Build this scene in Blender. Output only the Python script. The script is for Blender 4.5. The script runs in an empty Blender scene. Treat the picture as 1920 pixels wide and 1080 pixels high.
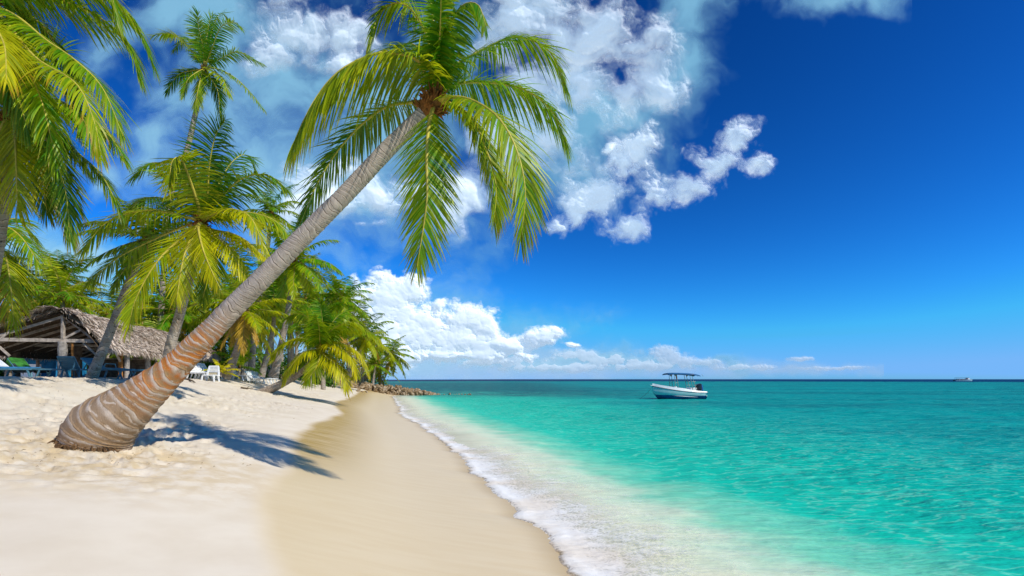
import bpy, math, random
import numpy as np
from mathutils import Vector, Matrix

R = math.radians
S = bpy.context.scene
COL = S.collection
EYE = 2.4            # eye height above the water, metres
F = 960.0            # focal length in photo pixels (18 mm on 36 mm)
SUN = Vector((5.8, -3.55, 6.2)).normalized()   # towards the sun: right of and behind the camera

# ------------------------------------------------------------------ helpers
def at(px, py, Y):
    """photo pixel + distance -> real point"""
    return Vector(((px - 960.0) / F * Y, Y, EYE + (711.0 - py) / F * Y))

def mesh(name, verts, faces, mats=(), parent=None, attrs=None, smooth=False, midx=None):
    me = bpy.data.meshes.new(name)
    if isinstance(verts, np.ndarray):
        n = len(verts); me.vertices.add(n)
        me.vertices.foreach_set('co', verts.astype(np.float32).ravel())
        fa = np.asarray(faces, dtype=np.int32)
        k = fa.shape[1]
        me.loops.add(fa.size); me.loops.foreach_set('vertex_index', fa.ravel())
        me.polygons.add(len(fa))
        me.polygons.foreach_set('loop_start', np.arange(0, fa.size, k, dtype=np.int32))
        me.update(calc_edges=True)
    else:
        me.from_pydata([tuple(v) for v in verts], [], faces)
    if attrs:
        for an, av in attrs.items():
            a = me.attributes.new(an, 'FLOAT', 'POINT')
            a.data.foreach_set('value', np.asarray(av, dtype=np.float32))
    for m in mats: me.materials.append(m)
    if midx is not None: me.polygons.foreach_set('material_index', np.asarray(midx, dtype=np.int32))
    if smooth: me.polygons.foreach_set('use_smooth', np.ones(len(me.polygons), dtype=bool))
    o = bpy.data.objects.new(name, me); COL.objects.link(o)
    if parent: o.parent = parent
    return o

def tag(o, label=None, cat=None, group=None, kind=None):
    if label: o['label'] = label
    if cat: o['category'] = cat
    if group: o['group'] = group
    if kind: o['kind'] = kind
    return o

def empty(name, loc, label, cat, group=None, rz=0.0):
    o = bpy.data.objects.new(name, None); COL.objects.link(o)
    o.empty_display_size = 0.2
    o.location = loc; o.rotation_euler = (0, 0, rz)
    return tag(o, label, cat, group)

class MB:
    """collects boxes, bars, tubes into one mesh"""
    def __init__(s): s.v = []; s.f = []; s.m = []; s.cur = 0
    def add(s, vs, fs):
        b = len(s.v); s.v += [Vector(v) for v in vs]
        s.f += [tuple(i + b for i in f) for f in fs]; s.m += [s.cur] * len(fs)
    def box(s, c, d, rot=None):
        c = Vector(c); h = Vector(d) / 2
        q = [Vector((x*h.x, y*h.y, z*h.z)) for z in (-1,1) for y in (-1,1) for x in (-1,1)]
        if rot is not None: q = [rot @ p for p in q]
        s.add([c + p for p in q], [(0,2,3,1),(4,5,7,6),(0,1,5,4),(2,6,7,3),(0,4,6,2),(1,3,7,5)])
    def bar(s, a, b, w, h=None):
        a = Vector(a); b = Vector(b); h = h or w
        t = (b - a); L = t.length; t.normalize()
        r = Vector((0,0,1)) if abs(t.z) < .95 else Vector((1,0,0))
        sd = t.cross(r).normalized(); up = sd.cross(t)
        m = Matrix((t, sd, up)).transposed()
        s.box((a + b) / 2, (L, w, h), m)
    def tube(s, pts, rad, n=8, cap=True):
        pts = [Vector(p) for p in pts]
        if not hasattr(rad, '__len__'): rad = [rad] * len(pts)
        vs = []; fs = []
        t0 = (pts[1] - pts[0]).normalized()
        r = Vector((0,0,1)) if abs(t0.z) < .9 else Vector((1,0,0))
        for i, p in enumerate(pts):
            t = (pts[min(i+1, len(pts)-1)] - pts[max(i-1, 0)]).normalized()
            sd = t.cross(r).normalized(); up = sd.cross(t).normalized(); r = up
            for k in range(n):
                a = 2 * math.pi * k / n
                vs.append(p + (sd * math.cos(a) + up * math.sin(a)) * rad[i])
        for i in range(len(pts) - 1):
            for k in range(n):
                a = i*n+k; b = i*n+(k+1) % n
                fs.append((a, b, b+n, a+n))
        if cap:
            fs.append(tuple(range(n-1, -1, -1))); o = (len(pts)-1)*n; fs.append(tuple(range(o, o+n)))
        s.add(vs, fs)
    def build(s, name, mats, parent=None, smooth=False, bevel=0):
        if not isinstance(mats, (list, tuple)): mats = [mats]
        o = mesh(name, s.v, s.f, mats, parent, midx=s.m, smooth=smooth)
        if bevel:
            md = o.modifiers.new('bevel', 'BEVEL'); md.width = bevel; md.segments = 2; md.limit_method = 'ANGLE'
        return o

def copy_tree(o, parent=None):
    c = o.copy(); COL.objects.link(c)
    if parent: c.parent = parent
    for ch in list(o.children): copy_tree(ch, c)
    return c

# vectorised value noise
def _hash(ix, iy, seed):
    h = (ix * 374761393 + iy * 668265263 + seed * 982451653).astype(np.int64)
    h = (h ^ (h >> 13)) * 1274126177
    h = h & 0x7fffffff
    h = (h ^ (h >> 16)) & 0xffff
    return h / 65535.0
def vnoise(x, y, seed=0):
    x = np.asarray(x, float); y = np.asarray(y, float)
    ix = np.floor(x).astype(np.int64); iy = np.floor(y).astype(np.int64)
    fx = x - ix; fy = y - iy
    fx = fx*fx*fx*(fx*(fx*6-15)+10); fy = fy*fy*fy*(fy*(fy*6-15)+10)
    a = _hash(ix, iy, seed); b = _hash(ix+1, iy, seed); c = _hash(ix, iy+1, seed); d = _hash(ix+1, iy+1, seed)
    return (a*(1-fx)+b*fx)*(1-fy) + (c*(1-fx)+d*fx)*fy
def fbm(x, y, octv=4, seed=0, gain=.5):
    s = 0; a = 1; t = 0
    for i in range(octv):
        c, sn = math.cos(.6*i), math.sin(.6*i)
        s = s + a * vnoise((x*c - y*sn) * 2**i + 17.3*i, (x*sn + y*c) * 2**i - 9.1*i, seed + i); t += a; a *= gain
    return s / t
def sstep(a, b, x):
    t = np.clip((x - a) / (b - a), 0, 1); return t*t*(3-2*t)

# ------------------------------------------------------------------ node helper
class NT:
    def __init__(s, tree): s.t = tree; s.n = tree.nodes; s.l = tree.links
    def add(s, typ, ins=None, **props):
        nd = s.n.new(typ)
        for k, v in props.items(): setattr(nd, k, v)
        for k, v in (ins or {}).items():
            sock = nd.inputs[k]
            if isinstance(v, bpy.types.NodeSocket): s.l.new(v, sock)
            elif isinstance(v, bpy.types.Node): s.l.new(v.outputs[0], sock)
            else: sock.default_value = v
        return nd
    def math(s, op, a, b=0.0, c=0.0, clamp=False):
        return s.add('ShaderNodeMath', {0: a, 1: b, 2: c}, operation=op, use_clamp=clamp).outputs[0]
    def vmath(s, op, a, b=(0, 0, 0)):
        nd = s.add('ShaderNodeVectorMath', {0: a, 1: b}, operation=op)
        return nd.outputs['Value'] if op in ('LENGTH', 'DOT_PRODUCT', 'DISTANCE') else nd.outputs[0]
    def mix(s, f, a, b, typ='MIX'):
        nd = s.n.new('ShaderNodeMix'); nd.data_type = 'RGBA'; nd.blend_type = typ; nd.clamp_factor = True
        for i, v in ((0, f), (6, a), (7, b)):
            if isinstance(v, bpy.types.NodeSocket): s.l.new(v, nd.inputs[i])
            else: nd.inputs[i].default_value = v if i == 0 else (tuple(v) + (1,))[:4]
        return nd.outputs[2]
    def smooth(s, x, a, b, lo=0.0, hi=1.0):
        return s.add('ShaderNodeMapRange', {0: x, 1: a, 2: b, 3: lo, 4: hi}, interpolation_type='SMOOTHSTEP').outputs[0]
    def noise(s, vec, scale, detail=4, rough=.5, **kw):
        return s.add('ShaderNodeTexNoise', {'Vector': vec, 'Scale': scale, 'Detail': detail, 'Roughness': rough}, **kw).outputs[0]
    def attr(s, name):
        return s.add('ShaderNodeAttribute', attribute_name=name).outputs['Fac']
    def map(s, vec, scale=(1,1,1), loc=(0,0,0), rot=(0,0,0)):
        return s.add('ShaderNodeMapping', {0: vec, 'Scale': scale, 'Location': loc, 'Rotation': rot}).outputs[0]

def material(name):
    m = bpy.data.materials.new(name); m.use_nodes = True
    t = NT(m.node_tree); b = t.n['Principled BSDF']
    return m, t, b
def setp(t, b, **kw):
    names = dict(col='Base Color', rough='Roughness', spec='Specular IOR Level', normal='Normal', alpha='Alpha', metal='Metallic', sss='Subsurface Weight', coat='Coat Weight', ior='IOR')
    for k, v in kw.items():
        sock = b.inputs[names[k]]
        if isinstance(v, bpy.types.NodeSocket): t.l.new(v, sock)
        else: sock.default_value = (tuple(v) + (1,))[:4] if k == 'col' else v
def bump(t, h, strength=.4, dist=.02):
    return t.add('ShaderNodeBump', {'Height': h, 'Strength': strength, 'Distance': dist}).outputs[0]
def obj_co(t): return t.add('ShaderNodeTexCoord').outputs['Object']
def geo_pos(t): return t.add('ShaderNodeNewGeometry').outputs['Position']

def simple(name, col, rough=.6, spec=.4, var=.12, scale=6.0, bmp=.0):
    m, t, b = material(name)
    co = obj_co(t)
    n = t.noise(co, scale, 6, .65)
    dark = tuple(c * (1 - var * 2) for c in col); light = tuple(min(1, c * (1 + var)) for c in col)
    setp(t, b, col=t.mix(t.smooth(n, .3, .7), dark, light), rough=rough, spec=spec)
    if bmp: setp(t, b, normal=bump(t, n, bmp, .02))
    return m
SKYSTR = .1
SUNSTR = 4.4
# ------------------------------------------------------------------ materials
def leaf_material(name, green, yellow, dead, trans=.46):
    m, t, b = material(name)
    info = t.add('ShaderNodeObjectInfo')
    sep = t.add('ShaderNodeSeparateColor', {0: info.outputs['Color']})
    r = t.attr('rnd'); k = t.attr('tip'); u = t.attr('along')
    yel = t.math('ADD', sep.outputs[0], t.math('MULTIPLY', t.math('SUBTRACT', r, .5), .5))
    yel = t.math('ADD', yel, t.math('MULTIPLY', t.math('POWER', k, 2.0), .25), clamp=True)
    c = t.mix(yel, green, yellow)
    # browned tips: more on leaflets near the end of the frond
    br = t.math('ADD', t.math('MULTIPLY', k, t.math('MULTIPLY_ADD', u, .6, .55)), t.math('MULTIPLY', r, .35))
    br = t.smooth(t.math('ADD', br, sep.outputs[1]), 1.12, 1.5)
    c = t.mix(t.math('MULTIPLY', br, .85), c, dead)
    v = t.math('MULTIPLY_ADD', t.math('FRACT', t.math('MULTIPLY', r, 7.31)), .5, .72)
    c = t.mix(1.0, c, t.add('ShaderNodeCombineColor', {0: v, 1: v, 2: v}).outputs[0], 'MULTIPLY')
    setp(t, b, col=c, rough=.42, spec=.35)
    tr = t.add('ShaderNodeBsdfTranslucent', {'Color': t.mix(.22, c, yellow)})
    mx = t.add('ShaderNodeMixShader', {0: trans, 1: b.outputs[0], 2: tr.outputs[0]})
    t.l.new(mx.outputs[0], t.n['Material Output'].inputs[0])
    return m
M = {}
M['leaf'] = leaf_material('palm_leaf', (.075, .31, .004), (.64, .57, .006), (.40, .17, .02))
M['leaf_dark'] = leaf_material('palm_leaf_deep', (.042, .21, .006), (.46, .45, .006), (.26, .14, .03))
M['midrib'] = simple('palm_midrib', (.50, .42, .06), .5, .3, .15, 3)
M['midrib_brown'] = simple('palm_midrib_dry', (.34, .22, .06), .6, .3, .15, 3)
M['fibre'] = simple('crown_fibre', (.26, .11, .03), .9, .1, .35, 14, .6)
M['coconut'] = simple('coconut_husk', (.34, .26, .05), .5, .3, .2, 8)
M['dead_leaf'] = leaf_material('palm_leaf_dry', (.40, .23, .035), (.52, .34, .03), (.36, .18, .03), .3)

def trunk_material(name, hero=False):
    m, t, b = material(name)
    co = obj_co(t)
    ring = t.attr('ring')           # counts leaf scars along the trunk
    h = t.attr('rise')              # 0 at base .. 1 at crown
    wob = t.noise(co, 2.2 if hero else 3, 4, .55)
    fine = t.noise(co, 40, 6, .72)
    blot = t.noise(co, 7, 6, .65)
    fib = t.noise(t.map(co, (46, 46, 7), rot=(0, R(40), 0)) if hero else t.map(co, (40, 40, 5)), 1.6, 5, .7)   # fibres running up the trunk
    w1 = t.math('MULTIPLY', t.math('SUBTRACT', t.noise(co, 5, 3, .55), .5), .45 if hero else .9)
    w2 = t.math('MULTIPLY', t.math('SUBTRACT', t.noise(t.map(co, (1, 1, 1), loc=(9, 4, 2)), 4, 3, .55), .5), .9 if hero else 1.7)
    fr = t.math('FRACT', t.math('ADD', ring, w1)); f2 = t.math('FRACT', t.math('ADD', t.math('MULTIPLY', ring, .77), w2))
    pale = (.64, .54, .45) if hero else (.46, .40, .33)
    brown = (.30, .19, .10) if hero else (.27, .21, .155)
    grey = (.46, .395, .33) if hero else (.38, .33, .28)
    c = t.mix(t.smooth(wob, .35, .65), grey, brown)
    if hero:
        up = t.smooth(t.math('ADD', h, t.math('MULTIPLY', t.math('SUBTRACT', blot, .5), .16)), .30, .46)
        c = t.mix(up, t.mix(.75, c, brown), t.mix(t.math('MULTIPLY', t.smooth(blot, .42, .62), .5), grey, (.30, .235, .18)))
        org = t.math('MULTIPLY', t.smooth(h, .11, .24), t.smooth(h, .31, .43, 1.0, 0.0))
        o2 = t.math('MULTIPLY', org, t.smooth(t.noise(t.map(co, (1, 1, 1.3), loc=(3, 1, 2)), 3.4, 4, .6), .38, .60))
        c = t.mix(t.math('MULTIPLY', o2, .95), c, (.52, .15, .014))
        c = t.mix(t.math('MULTIPLY', t.math('MULTIPLY', org, t.smooth(fr, .1, .55, 1, 0)), .35), c, (.44, .27, .10))
        c = t.mix(t.math('MULTIPLY', t.smooth(h, .05, .0), .75), c, (.17, .085, .035))
    # pale crescents above each scar, fading down the step, broken up and crossing one another
    bandp = t.math('MULTIPLY', t.smooth(fr, .42 if hero else .6, .84), t.smooth(fr, .88, .95, 1.0, 0.0))
    bandp = t.math('MULTIPLY', bandp, t.smooth(t.noise(t.map(co, (1, 1, 1), loc=(5, 2, 7)), 3.2 if hero else 4.5, 5, .6), .36 if not hero else .32, .60 if not hero else .50))
    cres = t.math('MULTIPLY', t.smooth(f2, .80, .90), t.smooth(f2, .95, 1.0, 1.0, 0.0))
    cres = t.math('MULTIPLY', cres, t.smooth(blot, .46, .60))
    c = t.mix(t.math('MAXIMUM', bandp, t.math('MULTIPLY', cres, .8)), c, pale)
    crack = t.math('MULTIPLY', t.smooth(fr, .90, .97), t.smooth(t.math('ADD', blot, t.math('MULTIPLY', t.smooth(h, .35, .6), .14)), .38, .54))
    crk2 = t.math('MULTIPLY', t.smooth(f2, .95, .985), t.smooth(wob, .42, .56))
    if hero:
        lo = t.smooth(h, .26, .48, .22, 1.0); crack = t.math('MULTIPLY', crack, lo); crk2 = t.math('MULTIPLY', crk2, lo)
    c = t.mix(t.math('MULTIPLY', t.math('MAXIMUM', crack, crk2), .80), c, (.085, .058, .04))
    c = t.mix(t.math('MULTIPLY', t.smooth(fib, .56, .70), .34), c, (.12, .075, .04))
    c = t.mix(t.math('MULTIPLY', t.smooth(fine, .58, .74), .42), c, (.09, .06, .04))
    c = t.mix(t.math('MULTIPLY', t.smooth(fine, .44, .34), .28), c, pale)
    setp(t, b, col=c, rough=.88, spec=.12)
    hh = t.math('ADD', t.math('MULTIPLY', fine, .35), t.math('MULTIPLY', fib, .5))
    hh = t.math('SUBTRACT', hh, t.math('MULTIPLY', t.math('MAXIMUM', crack, crk2), .9))
    setp(t, b, normal=bump(t, hh, .85, .022))
    return m
M['trunk_hero'] = trunk_material('leaning_trunk_bark', True)
M['trunk'] = trunk_material('palm_bark')

# ------------------------------------------------------------------ palms
def catmull(pts, n):
    """n+1 evenly spaced points (and tangents) through the control points"""
    P = np.array([tuple(p) for p in pts], float)
    P = np.vstack([2*P[0]-P[1], P, 2*P[-1]-P[-2]])
    out = []
    for i in range(1, len(P)-2):
        p0, p1, p2, p3 = P[i-1:i+3]
        for s in np.linspace(0, 1, 24, endpoint=False):
            out.append(.5*((2*p1)+(-p0+p2)*s+(2*p0-5*p1+4*p2-p3)*s*s+(-p0+3*p1-3*p2+p3)*s**3))
    out.append(P[-2]); out = np.array(out)
    d = np.r_[0, np.cumsum(np.linalg.norm(np.diff(out, axis=0), axis=1))]
    q = np.linspace(0, d[-1], n+1)
    C = np.stack([np.interp(q, d, out[:, k]) for k in range(3)], 1)
    T = np.gradient(C, axis=0); T /= np.linalg.norm(T, axis=1)[:, None]
    return C, T, d[-1]

def frond_geo(pts, pairs=70, leaf=.75, width=.034, droop=.9, seed=0, bare=.10, r0=.028, segs=4, twist=0.0, rag=.12, fold=.25, side0=None):
    """one palm frond: returns leaflet arrays and midrib arrays"""
    rng = np.random.default_rng(seed)
    n = max(24, pairs)
    C, T, L = catmull(pts, n)
    # frames by parallel transport, starting with 'up' at the base
    up = np.array((0, 0, 1.0))
    chord = C[-1] - C[0]; hz = np.array((chord[0], chord[1], 0))
    if side0 is not None: s0 = np.array(side0, float)
    else:
        s0 = np.cross(T[0], up)
        if np.linalg.norm(s0) < .25: s0 = np.cross(hz/ (np.linalg.norm(hz)+1e-6), up) if np.linalg.norm(hz) > .3 else np.array((1.0, 0, 0))
    s0 = s0 - T[0]*np.dot(s0, T[0]); s0 /= np.linalg.norm(s0)
    Sd = np.zeros_like(T); Sd[0] = s0
    for i in range(1, n+1):
        s = Sd[i-1] - T[i]*np.dot(Sd[i-1], T[i]); Sd[i] = s/np.linalg.norm(s)
    Nn = np.cross(Sd, T)
    tw = twist*np.linspace(0, 1, n+1)
    Sd, Nn = Sd*np.cos(tw)[:, None] + Nn*np.sin(tw)[:, None], Nn*np.cos(tw)[:, None] - Sd*np.sin(tw)[:, None]
    us = bare + (1-bare)*(np.arange(pairs)+.5)/pairs
    u = np.repeat(us, 2); sg = np.tile((1.0, -1.0), pairs)
    u = np.clip(u + rng.normal(0, .25/pairs, len(u)), bare*.9, 1)
    keep = rng.random(len(u)) > .04
    u = u[keep]; sg = sg[keep]; m = len(u)
    ip = lambda A: np.stack([np.interp(u*n, np.arange(n+1), A[:, k]) for k in range(3)], 1)
    B, t, s, nn = ip(C), ip(T), ip(Sd), ip(Nn)
    norm = lambda v: v/np.maximum(np.linalg.norm(v, axis=1), 1e-6)[:, None]
    ang = np.radians(np.interp(u, [0, .3, .8, 1], [76, 64, 44, 14])) + rng.normal(0, .06, m)
    hang = droop*.30
    d = norm(np.array((0, 0, -hang)) + t*np.cos(ang)[:, None] + s*(sg*np.sin(ang))[:, None] + nn*(fold + rng.normal(0, .07, m))[:, None])
    prof = np.interp(u, [0, bare, bare+.12, .45, .75, .93, 1], [.55, .6, .95, 1, .86, .62, .48])
    ln = leaf*prof*(1+rng.normal(0, rag, m))
    wd = width*np.interp(u, [0, .5, 1], [.9, 1, .6])*(1+rng.normal(0, .15, m))
    dr = droop*(1+rng.normal(0, .3, m))
    V = np.zeros((m, segs+1, 2, 3)); pos = B.copy(); cur = d.copy()
    wp = np.interp(np.linspace(0, 1, segs+1), [0, .2, .6, .85, 1], [.75, 1, .85, .48, .04])
    g = np.array((0, 0, -1.0)); jit = rng.normal(0, .09, (m, 3))
    for k in range(segs+1):
        w = t - cur*np.sum(t*cur, 1)[:, None]
        w = norm(w + nn*jit[:, :1])
        V[:, k, 0] = pos - w*(wd*wp[k]/2)[:, None]; V[:, k, 1] = pos + w*(wd*wp[k]/2)[:, None]
        cur = norm(cur + g*(dr*.85/segs)[:, None] + jit*(.35/segs))
        pos = pos + cur*(ln/segs)[:, None]
    verts = V.reshape(-1, 3)
    base = (np.arange(m)*(segs+1)*2)[:, None] + (np.arange(segs)*2)[None, :]
    faces = np.stack([base, base+1, base+3, base+2], -1).reshape(-1, 4)
    tip = np.tile(np.repeat(np.linspace(0, 1, segs+1), 2), m)
    rnd = np.repeat(rng.random(m), (segs+1)*2); al = np.repeat(u, (segs+1)*2)
    # midrib tube
    k = 6; st = max(1, n//24); idx = np.arange(0, n+1, st)
    if idx[-1] != n: idx = np.r_[idx, n]
    rr = r0*np.interp(idx/n, [0, .06, .3, 1], [1.9, 1.15, .8, .12])
    a = np.arange(k)*2*np.pi/k
    rv = C[idx][:, None] + rr[:, None, None]*(Sd[idx][:, None]*np.cos(a)[None, :, None]*1.25 + Nn[idx][:, None]*np.sin(a)[None, :, None])
    rv = rv.reshape(-1, 3); q = len(idx)
    rf = [(i*k+j, i*k+(j+1) % k, (i+1)*k+(j+1) % k, (i+1)*k+j) for i in range(q-1) for j in range(k)]
    return (verts, faces, tip, rnd, al), (rv, np.array(rf))

def frond_object(pts, parent, mat, color, split=False, ribmat=None, **kw):
    (v, f, tip, rnd, al), (rv, rf) = frond_geo(pts, **kw)
    ribmat = ribmat or M['midrib']
    if split:
        o = mesh('frond', v, f, [mat], parent, dict(tip=tip, rnd=rnd, along=al))
        rb = mesh('midrib', rv, rf, [ribmat], o, smooth=True)
    else:
        z = np.zeros(len(rv))
        o = mesh('frond', np.vstack([v, rv]), np.vstack([f, rf+len(v)]), [mat, ribmat], parent,
                 dict(tip=np.r_[tip, z], rnd=np.r_[rnd, z], along=np.r_[al, z]), midx=np.r_[np.zeros(len(f)), np.ones(len(rf))])
    o.color = (color[0], color[1], 0, 1)
    return o

def trunk_object(pts, rads, parent, mat, sides=20, ring=.14, step=.06, seed=0, amp=.045, rows=None, skirt=0):
    """tapered trunk with raised leaf scars"""
    rng = np.random.default_rng(seed)
    L = sum((Vector(pts[i+1])-Vector(pts[i])).length for i in range(len(pts)-1))
    n = rows or int(max(24, L/ring*5))
    C, T, L = catmull(pts, n)
    ctrl = np.cumsum([0]+[(Vector(pts[i+1])-Vector(pts[i])).length for i in range(len(pts)-1)]); ctrl /= ctrl[-1]
    q = np.linspace(0, 1, n+1)
    rad = np.interp(q, ctrl, rads)
    for _ in range(6): rad[1:-1] = (rad[:-2]+2*rad[1:-1]+rad[2:])/4
    # ring counter: spacing a little irregular
    spc = ring*(np.interp(q, [0, .12, .25, .4, .6, 1], [1.35, 1.2, .95, .80, .70, .62]) if skirt else 1)*(1+.5*(vnoise(q*L/ring*.5, q*0, seed)-.5)); cnt = np.cumsum(np.r_[0, np.full(n, L/n)]/spc)
    r0 = np.array((0, -1.0, 0)); s = np.cross(T[0], r0); s /= np.linalg.norm(s)
    Sd = np.zeros_like(T); Sd[0] = s
    for i in range(1, n+1):
        s = Sd[i-1]-T[i]*np.dot(Sd[i-1], T[i]); Sd[i] = s/np.linalg.norm(s)
    Nn = np.cross(Sd, T)
    a = np.arange(sides)*2*np.pi/sides
    # scars run slightly askew and wavy round the trunk
    A, Q = np.meshgrid(a, cnt)
    rc = Q + .34*np.sin(A + Q*.9 + seed) + .16*np.sin(2*A - Q*.5) + .22*(vnoise(A*1.9, Q*.7, seed+3)+vnoise((2*np.pi-A)*1.9, Q*.7, seed+4)-1)
    fr = rc - np.floor(rc)
    bulge = 1 + amp*(fr**2.2 - .4) + .05*(vnoise(np.cos(A)*2+7, np.sin(A)*2+Q*.4, seed+5)-.5)
    V = C[:, None] + (rad[:, None]*bulge)[:, :, None]*(Sd[:, None]*np.cos(a)[None, :, None] + Nn[:, None]*np.sin(a)[None, :, None])
    idx = np.arange((n+1)*sides).reshape(n+1, sides); nx = np.roll(idx, -1, 1)
    F_ = np.stack([idx[:-1], nx[:-1], nx[1:], idx[1:]], -1).reshape(-1, 4)
    rise = np.repeat(q, sides)
    return mesh('trunk', V.reshape(-1, 3), F_, [mat], parent, dict(ring=rc.ravel(), rise=rise), smooth=True)

def heart_object(c, r, parent, seed=0, axis=(0, 0, 1), n=46):
    """fibrous sheath and stubs of old leaf stalks at the crown"""
    rng = random.Random(seed); b = MB(); ax = Vector(axis).normalized(); c = Vector(c)
    side = ax.cross(Vector((0, 1, .1))).normalized(); oth = ax.cross(side)
    b.tube([c-ax*r*1.1, c-ax*r*.4, c+ax*r*.3, c+ax*r*1.2], [r*.55, r*.8, r*.75, r*.25], 12)
    for i in range(n*2):
        a = rng.uniform(0, 6.283); h = rng.uniform(-1, 1.2)*r
        o = side*math.cos(a)+oth*math.sin(a)
        p = c+ax*h+o*r*.6
        q = p+(o*rng.uniform(.5, 1.0)+ax*rng.uniform(-.5, .9)).normalized()*r*rng.uniform(.45, 1.1)
        b.tube([p, (p+q)/2+Vector((0, 0, -r*.08)), q], [r*.14, r*.1, r*.02], 5)
    return b.build('crown_heart', M['fibre'], parent)

def nut_object(c, r, parent):
    b = MB(); c = Vector(c); n = 7
    b.tube([c+Vector((0, 0, r*1.2*math.cos(math.pi*i/n))) for i in range(n+1)], [max(.01, r*math.sin(math.pi*i/n)) for i in range(n+1)], 10)
    return b.build('coconut', M['coconut'], parent, smooth=True)

def px_palm(label, group, trunk, fronds, seed=0, hero=False, leaf=.75, width=.036, pairs=70, mat='leaf', ring=.13, r0=.028, heart=.2, nuts=0, droop=.9, split=True, yel=.25, sides=24):
    """a palm laid out from measured points; trunk: (px, py, Y, radius) up from the base; fronds: list of ([(px,py,Y)...], options)"""
    base = at(*trunk[0][:3])
    root = empty('palm_tree', base, label, 'palm tree', group)
    tp = [at(*p[:3])-base for p in trunk]
    trunk_object(tp, [p[3] for p in trunk], root, M['trunk_hero' if hero else 'trunk'], 72 if hero else sides, ring, seed=seed, amp=.045 if hero else .05, rows=1000 if hero else None, skirt=hero)
    top = tp[-1]; ax = (tp[-1]-tp[-2]).normalized()
    heart_object(top+ax*heart*.3, heart, root, seed, ax)
    rng = random.Random(seed)
    for i, fr in enumerate(fronds):
        pts, opt = fr if isinstance(fr, tuple) else (fr, {})
        o = dict(opt); y = o.pop('yel', yel+rng.uniform(-.12, .12)); bn = o.pop('brown', rng.uniform(-.1, .12)); mt = o.pop('mat', mat)
        P = [top+ax*heart*.5]+[at(*p)-base for p in pts]
        Ln = sum((P[j+1]-P[j]).length for j in range(len(P)-1))
        kw = dict(pairs=pairs, leaf=leaf, width=width, droop=droop, r0=r0); kw.update(o)
        frond_object(P, root, M[mt], (y, bn), split=split, seed=seed*100+i, **kw)
    for i in range(nuts):
        a = rng.uniform(0, 6.28)
        nut_object(top+Vector((math.cos(a)*heart*1.1, math.sin(a)*heart*1.1, -heart*rng.uniform(.3, 1.1))), .12, root)
    return root

# library of fronds for the grove: baked per pitch so that leaflets hang true
LIB = {}
def lib_frond(el, var, mat, dense):
    key = (el, var, mat, dense)
    if key in LIB: return LIB[key]
    rng = random.Random(hash((el, var)) & 0xffff)
    a = R(el); L = 1.0; pts = [Vector((0, 0, 0))]; cur = a; p = Vector((0, 0, 0))
    bend = R({75: 62, 52: 82, 28: 78, 5: 62, -22: 45, -52: 22}[el])*rng.uniform(.8, 1.2)
    n = 6; sw = rng.uniform(-.05, .05)
    for i in range(n):
        p = p+Vector((math.cos(cur), sw*i/n, math.sin(cur)))*(L/n); pts.append(p.copy()); cur -= bend/n*(.5+i/n)
    pr, ww = dense
    (v, f, tip, rnd, al), (rv, rf) = frond_geo(pts, pairs=pr, leaf=.24, width=ww, droop=.85, seed=rng.randint(0, 9999), r0=.007, segs=3, bare=.08)
    z = np.zeros(len(rv))
    me_o = mesh('frond', np.vstack([v, rv]), np.vstack([f, rf+len(v)]), [M[mat], M['midrib_brown']], None,
                dict(tip=np.r_[tip, z], rnd=np.r_[rnd, z], along=np.r_[al, z]), midx=np.r_[np.zeros(len(f)), np.ones(len(rf))])
    me = me_o.data; bpy.data.objects.remove(me_o)
    LIB[key] = me
    return me

def grove_palm(label, group, trunk, length=3.4, seed=0, n=18, yel=.25, mat='leaf', dense=(34, .022), nuts=0, dead=0, elmix=None, heart=.22):
    """palm with a regular crown; trunk as in px_palm or real points"""
    base = trunk[0][0] if isinstance(trunk[0][0], Vector) else at(*trunk[0][:3])
    pts = [(t[0] if isinstance(t[0], Vector) else at(*t[:3]))-base for t in trunk]
    rads = [t[-1] for t in trunk]
    root = empty('palm_tree', base, label, 'palm tree', group)
    trunk_object(pts, rads, root, M['trunk'], 12, .22, seed=seed, amp=.05)
    top = pts[-1]; ax = (pts[-1]-pts[-2]).normalized()
    heart_object(top, heart, root, seed, ax, 24)
    rng = random.Random(seed); off = rng.uniform(0, 6.28)
    els = elmix or [75, 52, 52, 28, 28, 28, 5, 5, 5, -22, -22, -22, -52, -52]
    for i in range(n):
        el = els[int(i*len(els)/n)]
        az = off+i*2.39996+rng.uniform(-.2, .2)
        isdead = el == -52 and rng.random() < dead
        me = lib_frond(el, rng.randint(0, 2), 'dead_leaf' if isdead else mat, dense)
        o = bpy.data.objects.new('frond', me); COL.objects.link(o); o.parent = root
        s = length*rng.uniform(.85, 1.1); o.scale = (s, s, s)
        o.location = top+ax*.12; o.rotation_euler = (rng.uniform(-.12, .12), rng.uniform(-.08, .08), az)
        o.color = (max(0, min(1, yel+rng.uniform(-.2, .2)+(.12 if el < 0 else 0))), rng.uniform(-.1, .15), 0, 1)
    for i in range(nuts):
        a = rng.uniform(0, 6.28)
        nut_object(top+Vector((math.cos(a)*.3, math.sin(a)*.3, -rng.uniform(.15, .4))), .13, root)
    return root
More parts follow.
